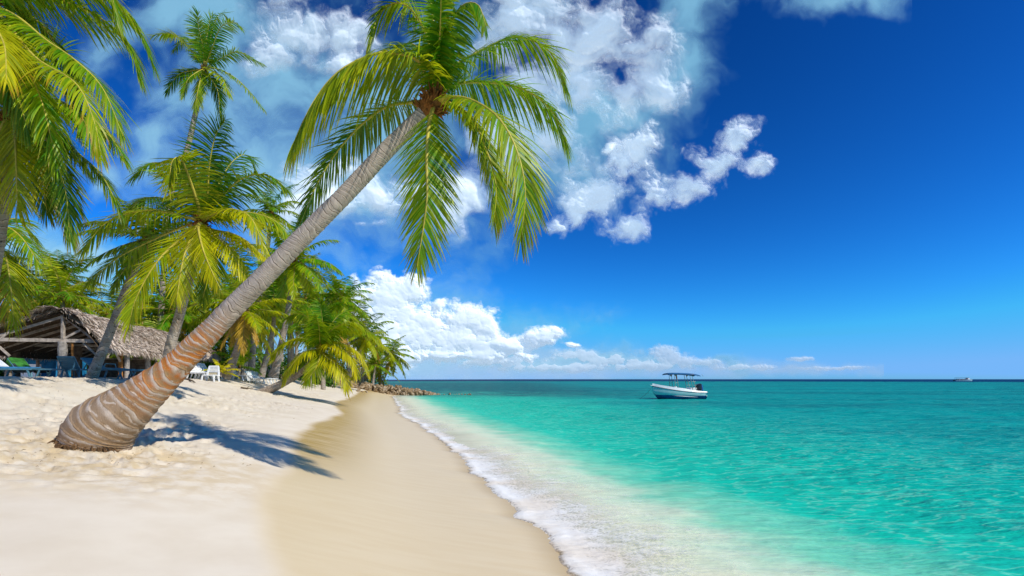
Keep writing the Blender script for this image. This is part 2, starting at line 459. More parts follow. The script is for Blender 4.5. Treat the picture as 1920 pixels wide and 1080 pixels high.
# ------------------------------------------------------------------ beach shape
SH = np.array([(-60, 14), (-10, 4.5), (0, 2.3), (3, 1.6), (6.24, .85), (7.7, .55), (12.2, -.75), (17.9, -2.1), (27.4, -5.1), (36, -7.9), (42.7, -9.3),
               (59, -13.5), (68, -16.0), (76, -17.3), (84, -17.0), (90, -18.6), (97, -24), (105, -36), (120, -62), (200, -220), (400, -600)], float)
_yy = np.linspace(-60, 400, 4600); _xx = np.interp(_yy, SH[:, 0], SH[:, 1])
for _ in range(40): _xx[1:-1] = (_xx[:-2]+2*_xx[1:-1]+_xx[2:])/4
def shore_w(Y):
    w = .16*(fbm(Y*.9, Y*0+3, 3, 5)-.5)*2+.10*(fbm(Y*2.6, Y*0+8, 3, 9)-.5)*2
    return w*np.clip(.4+Y/16, .4, 1.4)
def shore_x(Y):
    Y = np.asarray(Y, float)
    return np.interp(Y, _yy, _xx) + shore_w(Y)
def inland(X, Y):
    """distance up the beach from the water's edge; the edge's small scallops die out uphill"""
    s0 = np.interp(Y, _yy, _xx)-X
    return s0+shore_w(Y)*np.exp(-(s0/.9)**2)
PR = np.array([(-80, -5), (-30, -2.4), (-12, -1.3), (-4, -.5), (-1, -.13), (0, 0), (2, .28), (5.2, 1.0), (7, 1.26), (9.5, 1.74), (11.2, 2.22), (13, 2.42), (16, 2.46), (40, 2.5), (900, 2.5)], float)
_ss = np.linspace(-80, 900, 19600); _zz = np.interp(_ss, PR[:, 0], PR[:, 1])
for _ in range(60): _zz[1:-1] = (_zz[:-2]+2*_zz[1:-1]+_zz[2:])/4
def base_z(X, Y):
    return np.interp(inland(X, Y), _ss, _zz)
def ground_z(X, Y):
    return float(base_z(np.array([X]), np.array([Y]))[0])
def hit(px, py):
    """where the sight line of a photo point meets the sand"""
    Ys = np.geomspace(2.5, 140, 3000)
    z = EYE-(py-711)/F*Ys
    g = base_z((px-960)/F*Ys, Ys)
    i = np.argmax(g >= z)
    return Vector(((px-960)/F*Ys[i], Ys[i], g[i]))
WET = [hit(*p) for p in ((522, 1079), (500, 985), (492, 935), (540, 892), (553, 830), (585, 795), (640, 776), (628, 758), (660, 744))]
WETY = np.array([p.y for p in WET]); WETS = np.array([float(inland(p.x, p.y)) for p in WET])
_o = np.argsort(WETY); WETY = WETY[_o]; WETS = WETS[_o]

def polar(rmin, rmax, nr, a_edges):
    r = np.geomspace(rmin, rmax, nr)
    A, Rr = np.meshgrid(a_edges, r)
    return Rr*np.sin(A), Rr*np.cos(A)
def grid_faces(nr, na, mask=None):
    idx = np.arange(nr*na).reshape(nr, na)
    f = np.stack([idx[:-1, :-1], idx[:-1, 1:], idx[1:, 1:], idx[1:, :-1]], -1).reshape(-1, 4)
    if mask is not None: f = f[mask.reshape(nr, na)[:-1, :-1].ravel()]
    return f
def compact(V, f, attrs):
    used = np.unique(f); mp = np.full(len(V), -1); mp[used] = np.arange(len(used))
    return V[used], mp[f], {k: v[used] for k, v in attrs.items()}

# sand: one sheet, finest in front of the viewer
ang = np.r_[np.linspace(R(-180), R(-58), 50, endpoint=False), np.linspace(R(-58), R(22), 760, endpoint=False), np.linspace(R(22), R(180), 50)]
nr = 620
X, Y = polar(1.2, 420, nr, ang)
Xf, Yf = X.ravel(), Y.ravel()
s = inland(Xf, Yf); z = np.interp(s, _ss, _zz)
wetline = np.interp(Yf, WETY, WETS)+.35*(fbm(Xf*.5, Yf*.5, 3, 31)-.5)
wet = sstep(.24, -.24, s-wetline)
dry = 1-wet
rough = sstep(.6, 2.6, s-wetline)*sstep(5.4, 7.4, Yf+.22*Xf*0+.9*(fbm(Xf*.6, Yf*.6, 3, 77)-.5))*sstep(150, 60, Yf)
far = sstep(40, 14, Yf)
# footprints: hollows with raised rims, scattered and overlapping
def pits(x, y, cell, seed):
    gx = np.floor(x/cell).astype(np.int64); gy = np.floor(y/cell).astype(np.int64); d = np.full(x.shape, 9.0)
    for i in (-1, 0, 1):
        for j in (-1, 0, 1):
            cx = (gx+i+_hash(gx+i, gy+j, seed))*cell; cy = (gy+j+_hash(gx+i, gy+j, seed+1))*cell
            an = _hash(gx+i, gy+j, seed+2)*3.14
            dx, dy = x-cx, y-cy
            a = dx*np.cos(an)+dy*np.sin(an); b = -dx*np.sin(an)+dy*np.cos(an)
            d = np.minimum(d, np.hypot(a/1.7, b)/cell)
    return d
lump = (fbm(Xf*1.1, Yf*1.1, 5, 11, .55)-.5)*.13
wx = Xf+.12*(fbm(Xf*4, Yf*4, 2, 3)-.5); wy = Yf+.12*(fbm(Xf*4, Yf*4, 2, 4)-.5)
d1 = pits(wx, wy, .36, 41)
foot = -.060*np.exp(-(d1/.20)**2)+.022*np.exp(-((d1-.36)/.12)**2)
churn = sstep(.40, .62, fbm(Xf*.35+4, Yf*.35, 3, 21))*.8+.25
fine = (fbm(Xf*8, Yf*8, 4, 51, .6)-.5)*.045
mid = (fbm(Xf*3.2, Yf*3.2, 3, 61, .55)-.5)*.06
near_tree = np.exp(-((Xf+6.5)**2+(Yf-9.2)**2)/7.0)
z = z+rough*(lump+(foot*1.35+fine*2.0+mid*1.5)*(churn+1.0*near_tree)*(.45+.55*far))
z = z+(1-rough)*dry*(fbm(Xf*.5, Yf*.5, 3, 71)-.5)*.03+(wet)*(fbm(Xf*.25, Yf*.25, 2, 72)-.5)*.02*sstep(0, 2, s)
z = z+sstep(22, 45, s)*(fbm(Xf*.08, Yf*.08, 3, 73)-.5)*.5
# little mound where the sand has piled against the leaning palm
z = z+.10*np.exp(-(((Xf+7.1)/.9)**2+((Yf-8.8)/.9)**2))*rough
cut = .035*sstep(.0, .10, s)*sstep(.5, .1, s)
V = np.stack([Xf, Yf, z], 1)
f = grid_faces(nr, len(ang), (s > -70))
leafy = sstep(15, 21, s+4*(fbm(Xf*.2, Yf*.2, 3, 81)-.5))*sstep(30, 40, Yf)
V, f, at_ = compact(V, f, dict(wet=wet, rough=rough, leafy=leafy, shore=s, churn=churn*rough))

m, t, b = material('sand')
co = geo_pos(t)
wetA, rgh, lf, sh = t.attr('wet'), t.attr('rough'), t.attr('leafy'), t.attr('shore')
grain = t.noise(co, 150, 4, .75); g2 = t.noise(co, 60, 5, .65); patch = t.noise(co, 1.1, 4, .55)
dryc = t.mix(t.smooth(patch, .3, .7), (.72, .625, .485), (.79, .705, .57))
dryc = t.mix(t.math('MULTIPLY', t.smooth(g2, .60, .78), t.math('MULTIPLY_ADD', t.attr('churn'), .5, .04)), dryc, (.42, .33, .21))
dryc = t.mix(t.math('MULTIPLY', t.math('MULTIPLY', t.attr('churn'), .35), t.smooth(t.noise(co, 2.3, 5, .6), .42, .68)), dryc, (.66, .54, .36))
stre = t.noise(t.map(co, (1.1, 7, 1), rot=(0, 0, R(8))), 1.0, 4, .55)
wetc = t.mix(t.smooth(stre, .3, .7), (.735, .58, .345), (.765, .62, .39))
# the strip soaked last stays golden near the dry edge and by the water
gold = t.math('MULTIPLY', t.smooth(sh, 2.2, 4.6), t.smooth(co, 0, 1))
sepc = t.add('ShaderNodeSeparateXYZ', {0: co})
gold = t.math('MULTIPLY', t.smooth(sh, 2.0, 4.2), t.smooth(sepc.outputs[1], 7.5, 13))
wetc = t.mix(t.math('MULTIPLY', gold, t.smooth(stre, .25, .7, .45, 1.0)), wetc, (.43, .275, .055))
edge = t.smooth(sh, .55, .0)
wetc = t.mix(t.math('MULTIPLY', edge, .75), wetc, (.50, .36, .17))
wetc = t.mix(t.smooth(grain, .5, .8, 0, .16), wetc, (.40, .29, .15))
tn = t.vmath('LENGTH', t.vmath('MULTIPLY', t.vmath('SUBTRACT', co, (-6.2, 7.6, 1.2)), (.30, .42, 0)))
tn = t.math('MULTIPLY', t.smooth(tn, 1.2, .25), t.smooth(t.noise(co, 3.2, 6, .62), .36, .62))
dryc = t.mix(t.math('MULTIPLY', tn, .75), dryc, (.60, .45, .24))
dryc = t.mix(t.smooth(grain, .56, .78, 0, .28), dryc, (.50, .41, .29))
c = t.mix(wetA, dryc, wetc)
c = t.mix(t.smooth(sh, .05, -.6), c, (.80, .74, .57))
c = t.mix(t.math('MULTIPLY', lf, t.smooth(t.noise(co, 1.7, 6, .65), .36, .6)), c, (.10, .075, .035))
setp(t, b, col=c, rough=t.mix(wetA, (.95, .95, .95), (.42, .42, .42)), spec=t.math('MULTIPLY_ADD', wetA, .22, .08))
h = t.math('ADD', t.math('MULTIPLY', grain, .25), t.math('MULTIPLY', t.math('MULTIPLY', t.noise(co, 26, 6, .7), rgh), 2.6))
h = t.math('ADD', h, t.math('MULTIPLY', t.math('MULTIPLY', stre, wetA), .12))
setp(t, b, normal=bump(t, h, .55, .02))
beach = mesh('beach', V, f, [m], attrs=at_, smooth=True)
tag(beach, kind='structure')

# ------------------------------------------------------------------ sea
ang = np.r_[np.linspace(R(-180), R(-40), 60, endpoint=False), np.linspace(R(-40), R(48), 760, endpoint=False), np.linspace(R(48), R(180), 70)]
nr = 900
X, Y = polar(2.0, 60000, nr, ang)
Xf, Yf = X.ravel(), Y.ravel()
rr = np.hypot(Xf, Yf)
s = shore_x(Yf)-Xf
wz = np.zeros(len(Xf))
rngw = np.random.default_rng(4)
for i in range(34):
    lam = .38*1.13**i*rngw.uniform(.9, 1.1)
    if lam > 16: break
    th = R(200)+rngw.normal(0, .65)             # waves come in from the open water
    k = 2*math.pi/lam
    amp = .0068*lam**.80
    ph = k*(Xf*math.cos(th)+Yf*math.sin(th))+rngw.uniform(0, 6.28)+2.2*(vnoise(Xf/lam*.35, Yf/lam*.35, 100+i)-.5)*2
    wv = 1-np.abs(np.sin(ph*.5))**.8*1.0 if i % 2 else .5+.5*np.sin(ph)
    damp = sstep(lam*75, lam*28, rr)            # waves finer than the mesh fade with distance
    wz += amp*(wv-.5)*damp
calm = sstep(.3, -5, s)*.85+.15*sstep(.2, -.8, s)
env = .55+.9*fbm(Xf*.09, Yf*.09, 3, 140)
wz *= calm*env
# a low swell line rolling on to the sand
wz += .05*np.exp(-((s+2.2+.5*np.sin(Yf*.5))/.5)**2)*sstep(40, 20, Yf)*0.6
V = np.stack([Xf, Yf, wz], 1)
f = grid_faces(nr, len(ang), (s < .35))
V, f, at_ = compact(V, f, dict(shore=-s*.93))
m, t, b = material('sea_water')
co = geo_pos(t); sh = t.attr('shore')
sx_ = t.add('ShaderNodeSeparateXYZ', {0: co}); ry = t.vmath('LENGTH', co)
big = t.noise(t.map(co, (.018, .075, 1), rot=(0, 0, R(12))), 1.0, 5, .55)
med = t.noise(t.map(co, (.10, .42, 1), rot=(0, 0, R(18))), 1.0, 5, .6)
sml = t.noise(t.map(co, (.55, 2.0, 1), rot=(0, 0, R(24))), 1.0, 5, .6)
swl = t.noise(t.map(co, (.5, .9, 1), rot=(0, 0, R(35))), 1.0, 4, .55)
shn = t.math('ADD', sh, t.math('MULTIPLY', t.math('SUBTRACT', swl, .5), 2.6))
shn = t.math('ADD', shn, t.math('MULTIPLY', t.math('SUBTRACT', med, .5), t.smooth(sh, 3, 14, .4, 2.6)))
ramp = t.add('ShaderNodeValToRGB', {0: t.math('DIVIDE', shn, 60.0, clamp=True)})
el = ramp.color_ramp.elements
stops = [(0, (.80, .77, .58)), (.022, (.74, .76, .55)), (.042, (.56, .73, .52)), (.058, (.20, .64, .42)), (.085, (.009, .545, .368)), (.2, (.002, .485, .335)), (.5, (.001, .375, .295)), (1, (.001, .245, .225))]
while len(el) < len(stops): el.new(.5)
for e, (p, c_) in zip(el, stops): e.position = p; e.color = (*c_, 1)
c = ramp.outputs[0]
# deeper blue-green water to seaward and beds of sea grass in streaks
c = t.mix(t.math('MULTIPLY', t.smooth(t.math('ADD', sx_.outputs[0], t.math('MULTIPLY', big, 14)), 8, 26), .62), c, (.001, .28, .275))
bed = t.math('MULTIPLY', t.smooth(big, .44, .60), t.smooth(sh, 12, 34))
c = t.mix(t.math('MULTIPLY', bed, .62), c, (.002, .15, .165))
bd2 = t.math('MULTIPLY', t.smooth(med, .50, .66), t.smooth(sh, 7, 20))
c = t.mix(t.math('MULTIPLY', bd2, .45), c, (.003, .19, .20))
reef = t.math('MULTIPLY', t.math('MULTIPLY', t.smooth(sx_.outputs[1], 62, 85), t.smooth(sx_.outputs[1], 500, 260, 0, 1)), t.smooth(sx_.outputs[0], 40, 5))
c = t.mix(t.math('MULTIPLY', reef, t.smooth(med, .30, .60, .40, .92)), c, (.008, .095, .11))
c = t.mix(t.math('MULTIPLY', t.smooth(sml, .50, .74), t.smooth(sh, 2, 9, .05, .36)), c, (.10, .68, .51))
rid = t.math('ABSOLUTE', t.math('SUBTRACT', t.noise(t.map(co, (.8, 1.9, 1), rot=(0, 0, R(22)), loc=(4, 9, 0)), 1.3, 3, .5), .5))
c = t.mix(t.math('MULTIPLY', t.smooth(rid, .035, .0), t.math('MULTIPLY', t.smooth(sh, 1.5, 4), t.smooth(sh, 32, 8, .05, .34))), c, (.30, .74, .53))  # thin bright caustic lines painted into the water colour
# open ocean past the reef
deep = t.smooth(t.math('ADD', ry, t.math('MULTIPLY', big, 500)), 700, 1000)
c = t.mix(t.math('MULTIPLY', deep, .96), c, (.001, .018, .085))
wv = t.math('ADD', t.noise(t.map(co, (1.3, 2.8, 1), rot=(0, 0, R(20))), 1.4, 3, .5), t.math('MULTIPLY', t.noise(t.map(co, (.14, .55, 1), rot=(0, 0, R(14))), 1.0, 6, .62), 4.0))
nrm = bump(t, wv, t.smooth(sh, .5, 10, .25, .8), .16)
dif = t.add('ShaderNodeBsdfDiffuse', {'Color': c, 'Normal': nrm})
gl = t.add('ShaderNodeBsdfGlossy', {'Color': (.9, .95, 1, 1), 'Roughness': .14, 'Normal': nrm})
# the photograph was taken through a polarising filter: weak surface reflection
fr = t.math('MINIMUM', t.math('MULTIPLY', t.add('ShaderNodeFresnel', {'IOR': 1.33, 'Normal': nrm}).outputs[0], .42), .10)
wat = t.add('ShaderNodeMixShader', {0: fr, 1: dif.outputs[0], 2: gl.outputs[0]})
tr = t.add('ShaderNodeBsdfTransparent', {0: (.95, 1, .98, 1)})
al = t.smooth(t.math('ADD', sh, t.math('MULTIPLY', t.math('SUBTRACT', sml, .5), 1.2)), -.4, 1.7, .42, 1.0)
mx = t.add('ShaderNodeMixShader', {0: al, 1: tr.outputs[0], 2: wat.outputs[0]})
t.n.remove(b)
t.l.new(mx.outputs[0], t.n['Material Output'].inputs[0])
sea = mesh('sea', V, f, [m], attrs=at_, smooth=True)
tag(sea, kind='structure')

# ------------------------------------------------------------------ foam along the water's edge
nY, nS = 1500, 150
yy = np.geomspace(4.2, 74, nY); ssv = np.linspace(-4.2, .14, nS)
wid = .5+.5*np.interp(yy, [4, 9, 14, 20, 34, 42, 60, 74], [1.2, 1.1, 1.0, .8, .50, .5, .35, .2])
Sg, Yg = np.meshgrid(ssv, yy); Sg2 = np.where(Sg < 0, Sg*wid[:, None], Sg)
Xg = shore_x(Yg)-Sg2
Xg = Xg+(.16*(fbm(Yg*3.1, Yg*0+1, 3, 220, .6)-.5)+.10*(fbm(Yg*9, Sg*6, 3, 224, .6)-.5))*sstep(-1.6, -.2, Sg)
e = np.clip((Sg+.0)/.14, 0, 1)
bub = fbm(Xg*9, Yg*9, 4, 200, .65)-.35
lip = np.exp(-((Sg+.06)/.13)**2)
zz = np.interp(Sg2, _ss, _zz)
body = np.maximum(zz, 0)+  .010+.024*lip*(.6+.8*fbm(Yg*1.7, Yg*0, 3, 206))+np.clip(bub, 0, 1)*.022*sstep(-2.4, -.2, Sg)
body = body*(1-e**2)+(zz-.02)*e**2
density = np.interp(Sg, [-4.2, -3.2, -1.8, -.75, -.1, .14], [.06, .24, .40, .66, 1.02, 1.0])
density = density*(.75+.6*(fbm(Xg*.5, Yg*.5, 3, 210)-.2))
density *= np.interp(yy, [4, 8, 20, 30, 45, 74], [1, 1, 1, .95, .8, .6])[:, None]
lipA = sstep(-.02, .10, Sg)*sstep(.45, .62, fbm(Yg*.32, Yg*0+2, 2, 215))
V = np.stack([Xg.ravel(), Yg.ravel(), body.ravel()], 1)
f = grid_faces(nY, nS)
m, t, b = material('foam')
co = geo_pos(t); dn = t.attr('froth')
n1 = t.noise(co, 2.6, 6, .65); v1 = t.add('ShaderNodeTexVoronoi', {'Vector': t.vmath('ADD', co, t.add('ShaderNodeTexNoise', {'Vector': co, 'Scale': 4.0}).outputs[1]), 'Scale': 5.5}, feature='DISTANCE_TO_EDGE').outputs[0]
lace = t.math('SUBTRACT', 1.0, t.smooth(v1, .0, .34))
fld = t.math('ADD', t.math('MULTIPLY', n1, .72), t.math('ADD', t.math('MULTIPLY', lace, .16), t.math('MULTIPLY', t.noise(co, 17, 4, .65), .24)))
al = t.smooth(t.math('ADD', fld, dn), .88, 1.44, 0, .95)
tint = t.mix(t.smooth(t.noise(co, .8, 3, .5), .4, .65), (.92, .91, .87), (.88, .80, .68))
c = t.mix(t.math('MULTIPLY', t.attr('brown'), t.smooth(n1, .35, .6)), tint, (.42, .27, .09))
setp(t, b, col=c, rough=.55, spec=.3, alpha=al, normal=bump(t, t.noise(co, 45, 4, .7), .35, .015))
t.l.new(t.math('MULTIPLY', al, t.math('SUBTRACT', 1.0, t.math('MULTIPLY', t.attr('lead'), t.smooth(t.noise(co, 22, 4, .7), .56, .44)))), b.inputs['Alpha'])
foam = mesh('sea_foam', V, f, [m], attrs=dict(froth=density.ravel(), brown=lipA.ravel(), lead=(.85*sstep(.0, .11, Sg)).ravel()), smooth=True)
tag(foam, kind='stuff')

# ------------------------------------------------------------------ sky with clouds, sun, camera
CUM = [  # heaped white clouds low over the horizon
 (735, 570, 60, 48), (690, 560, 50, 40), (765, 545, 30, 22), (800, 610, 62, 40), (745, 630, 90, 45), (850, 605, 40, 24), (890, 600, 46, 24), (912, 618, 26, 18), (860, 640, 75, 26),
 (822, 572, 12, 11), (940, 646, 34, 11), (1014, 631, 36, 18), (1068, 644, 15, 5), (840, 668, 130, 14), (700, 660, 90, 30),
 (660, 600, 40, 50)]
FAR = [(1085, 666, 46, 12), (1140, 675, 66, 11), (1248, 668, 44, 15), (1300, 680, 66, 10), (1200, 686, 90, 8), (1390, 688, 66, 7), (1505, 673, 22, 4), (1060, 688, 130, 9), (1570, 690, 60, 4), (930, 676, 90, 12)]
HI = [   # bright clouds high up
 (560, 50, 85, 75), (480, 90, 50, 80), (640, 45, 70, 60), (545, 10, 70, 40), (630, 120, 60, 40),
 (640, 395, 90, 26), (720, 375, 60, 40), (790, 350, 70, 36), (860, 365, 55, 44), (690, 432, 36, 12), (600, 330, 60, 40),
 (960, 50, 90, 75), (1060, 90, 80, 60), (1130, 60, 100, 72), (1190, 110, 70, 60), (1230, 80, 40, 50), (1000, 160, 90, 80), (1100, 170, 70, 60), (1240, 165, 66, 50), (1180, 180, 50, 32), (1030, 250, 70, 60), (1000, 300, 50, 26), (950, 250, 80, 60),
]
MID = [
 (1205, 265, 40, 34), (1175, 315, 44, 50), (1130, 365, 58, 44), (1165, 420, 46, 30), (1090, 400, 44, 40), (1046, 424, 20, 20), (1195, 300, 34, 50),
 (1235, 362, 44, 26), (1290, 345, 44, 26), (1335, 310, 46, 30), (1388, 262, 34, 36), (1428, 298, 24, 30), (1370, 300, 40, 24), (1135, 282, 10, 10)]
THIN = [ # veils
 (700, 220, 210, 190), (560, 240, 130, 150), (780, 330, 150, 110), (1275, 100, 60, 120), (1290, 30, 50, 50), (1010, 240, 120, 110), (1575, 8, 110, 30), (310, 30, 90, 44), (330, 160, 60, 70), (400, 100, 90, 90), (240, 60, 60, 50),
 (70, 480, 130, 34), (150, 500, 120, 30), (20, 430, 90, 30), (200, 320, 60, 30), (300, 280, 60, 50), (1120, 230, 120, 50), (750, 690, 260, 30), (1050, 690, 260, 20), (700, 640, 220, 90), (1300, 690, 220, 12)]
W = bpy.data.worlds.new('World'); S.world = W; W.use_nodes = True
W.cycles.sampling_method = 'MANUAL'; W.cycles.sample_map_resolution = 256
t = NT(W.node_tree)
bg = t.n['Background']
el_ = math.asin(SUN.z); az_ = math.atan2(SUN.x, SUN.y)
sky = t.add('ShaderNodeTexSky', sky_type='NISHITA', sun_disc=False, sun_elevation=el_, sun_rotation=az_, air_density=1.0, dust_density=.3, ozone_density=3.0)
# the clear, deep blue of the photograph: per-channel response of the film
cur = t.add('ShaderNodeSeparateColor', {0: sky.outputs[0]})
def channel(sock, g, k, mx): return t.math('MULTIPLY', t.math('POWER', t.math('MINIMUM', t.math('MAXIMUM', sock, 0.0), mx), g), k)
Bc = t.math('MAXIMUM', cur.outputs[2], t.math('MULTIPLY', cur.outputs[1], 1.08))
skyc = t.add('ShaderNodeCombineColor', {0: channel(cur.outputs[0], 2.57, .0218, 5.6), 1: channel(cur.outputs[1], 1.95, .197, 5.1), 2: channel(Bc, 1.9, .325, 5.9)}).outputs[0]
t.l.new(skyc, bg.inputs[0]); bg.inputs[1].default_value = SKYSTR

def blobs(px, py, B, k=6.0):
    s = np.zeros(px.shape)
    for (cx, cy, rx, ry, *rest) in B:
        d = 1-np.sqrt(((px-cx)/rx)**2+((py-cy)/ry)**2)
        s += np.exp(k*np.clip(d, -3, 1))
    return np.log(s+1e-9)/k
def worley(x, y, seed):
    gx = np.floor(x).astype(np.int64); gy = np.floor(y).astype(np.int64); d = np.full(x.shape, 9.0)
    for i in (-1, 0, 1):
        for j in (-1, 0, 1):
            d = np.minimum(d, np.hypot(x-(gx+i+_hash(gx+i, gy+j, seed)), y-(gy+j+_hash(gx+i, gy+j, seed+1))))
    return d
def puffs(x, y, octv, seed, gain=.5):
    """heaped round lobes at several sizes"""
    s = 0; a = 1; tt = 0
    for i in range(octv):
        d = worley(x*2**i+3.7*i, y*2**i-5.1*i, seed+2*i)
        s = s+a*np.clip(1-(d/.95)**2, 0, 1); tt += a; a *= gain
    return s/tt
def cloud_mesh(name, B, step, az0, az1, e0, e1, dist, relief, mat, scale, amp, soft, opac, puff, base=0.0, seed=0, octv=6, stretch=1.0, wisp=.3, bias=0.0, lobes=5, lump_=.6):
    """a bank of cloud: real relief, its lobes bulging towards the viewer, far outside the scene"""
    na = int((az1-az0)/step); ne = int((e1-e0)/step)
    A, E = np.meshgrid(np.radians(np.linspace(az0, az1, na)), np.radians(np.linspace(e0, e1, ne)))
    px = 960+F*np.tan(A); py = 711-F*np.tan(E)/np.cos(A)
    q1 = fbm(px/scale, py/scale, 5, seed+50, .5)-.5; q2 = fbm(px/scale, py/scale, 5, seed+60, .5)-.5
    wx = px+scale*wisp*q1; wy = py+scale*wisp*q2
    f0 = np.minimum(blobs(wx, wy, B), .75)+bias
    n = fbm(wx/scale/stretch, wy/scale, octv, seed, .58)
    P = puffs(wx/scale, wy/scale*1.25, lobes, seed+20, .58); Ps = puffs(wx/scale, wy/scale*1.25, 3, seed+20, .42)
    lowf = fbm(px/scale*.6, py/scale*.6, 2, seed+90)-.5
    f = f0+amp*(n-.5)+puff*(P-.40)+lump_*lowf
    al = sstep(0, soft, f)*opac
    al *= np.interp(np.degrees(E)+base, [0, .4, 2, 4.5, 6], [.2, .45, .8, .96, 1])  # cover thinned towards the horizon to imitate haze
    h = np.sqrt(np.clip(f0+lump_*lowf+.3, 0, 1.6))*.8+.42*(.8*Ps+.2*P)*np.clip(f*1.3, 0, 1)+.12*(n-.5)
    h = h*np.clip(f+.35, 0, 1)
    rr_ = dist*(1-relief*h)
    V = np.stack([rr_*np.cos(E)*np.sin(A), rr_*np.cos(E)*np.cos(A), rr_*np.sin(E)], -1).reshape(-1, 3)
    fc = grid_faces(ne, na)
    keep = (al.ravel()[fc] > .004).any(1)
    V, fc, at_ = compact(V, fc[keep], dict(cover=al.ravel()))
    o = mesh(name, V, fc, [mat], attrs=at_, smooth=True)
    return tag(o, kind='structure')
def cloud_mat(name, col, glow, gcol, dif):
    m, t, b = material(name)
    t.n.remove(b)
    d = t.add('ShaderNodeBsdfDiffuse', {'Color': (col[0]*dif, col[1]*dif, col[2]*dif, 1)})
    tl = t.add('ShaderNodeBsdfTranslucent', {'Color': (col[0]*dif, col[1]*dif, col[2]*dif, 1)})
    s_ = t.add('ShaderNodeMixShader', {0: .3, 1: d.outputs[0], 2: tl.outputs[0]})
    e_ = t.add('ShaderNodeEmission', {'Color': (*gcol, 1), 'Strength': glow})   # emission added to stand in for light scattered inside the cloud
    a_ = t.add('ShaderNodeAddShader', {0: s_.outputs[0], 1: e_.outputs[0]})
    x = t.add('ShaderNodeMixShader', {0: t.attr('cover'), 1: t.add('ShaderNodeBsdfTransparent').outputs[0], 2: a_.outputs[0]})
    t.l.new(x.outputs[0], t.n['Material Output'].inputs[0])
    return m
mw = cloud_mat('cloud_white', (.96, .96, .96), .50, (.74, .90, 1), .86)
mh = cloud_mat('cloud_high', (.96, .96, .96), .58, (.76, .92, 1), .90)
mv = cloud_mat('cloud_veil', (.70, .86, .95), .58, (.30, .72, 1), .34)
mb2 = cloud_mat('cloud_low_veil', (.8, .9, 1), .62, (.58, .80, 1), .30)
BAND = [(830, 682, 190, 42), (760, 640, 130, 70), (1060, 690, 260, 20), (1250, 690, 230, 18), (1110, 676, 130, 14), (1450, 695, 200, 10), (900, 664, 130, 22)]
mf = cloud_mat('cloud_far', (.9, .94, 1), .56, (.66, .84, 1), .50)
cloud_mesh('cloud_bank', CUM, .05, -25, 12, 0.0, 14, 21000, .013, mw, 40, 1.0, .50, 1.0, 1.5, seed=300, octv=6, wisp=.35, bias=-.16)
cloud_mesh('far_cumulus', FAR, .045, -6, 36, 0.0, 4, 26000, .006, mf, 22, 1.1, .9, .85, 1.3, base=2, seed=305, octv=6, wisp=.35, bias=-.05, stretch=1.6)
cloud_mesh('high_clouds', HI, .06, -34, 22, 13, 41, 9000, .024, mh, 84, 2.7, 1.35, .97, 1.0, base=99, seed=330, octv=8, wisp=.6, bias=-.04, lump_=1.3)
cloud_mesh('mid_clouds', MID, .05, 3, 28, 14, 30, 9500, .018, mh, 46, 2.0, 1.15, .99, 1.0, base=99, seed=348, octv=8, wisp=.6, bias=-.10, lump_=.5)
cloud_mesh('thin_clouds', THIN, .075, -46, 38, 0.2, 41, 26000, .004, mv, 120, 2.6, 2.0, .95, .6, base=0, seed=362, octv=8, stretch=1.2, wisp=1.0, bias=.48, lump_=1.2)
cloud_mesh('horizon_cloud', BAND, .07, -25, 36, 0.0, 8, 32000, .004, mb2, 60, 1.6, 1.5, .72, .5, base=2, seed=390, octv=6, stretch=2.0, bias=.3)

sun = bpy.data.objects.new('sun', bpy.data.lights.new('sun', 'SUN')); COL.objects.link(sun)
sun.data.energy = SUNSTR; sun.data.angle = R(.55); sun.data.color = (1, .94, .83)
sun.rotation_euler = SUN.to_track_quat('Z', 'Y').to_euler(); sun.location = SUN*60

cam = bpy.data.objects.new('camera', bpy.data.cameras.new('camera')); COL.objects.link(cam)
cam.location = (0, 0, EYE); cam.rotation_euler = (R(90), 0, 0)
cam.data.lens = 18; cam.data.sensor_width = 36; cam.data.shift_y = 171/1920
cam.data.clip_start = .05; cam.data.clip_end = 120000
S.camera = cam
S.view_settings.view_transform = 'Standard'; S.view_settings.look = 'None'
S.view_settings.exposure = 0; S.view_settings.gamma = 1
S.cycles.max_bounces = 8; S.cycles.transparent_max_bounces = 16; S.cycles.caustics_reflective = False; S.cycles.caustics_refractive = False
S.cycles.use_denoising = True
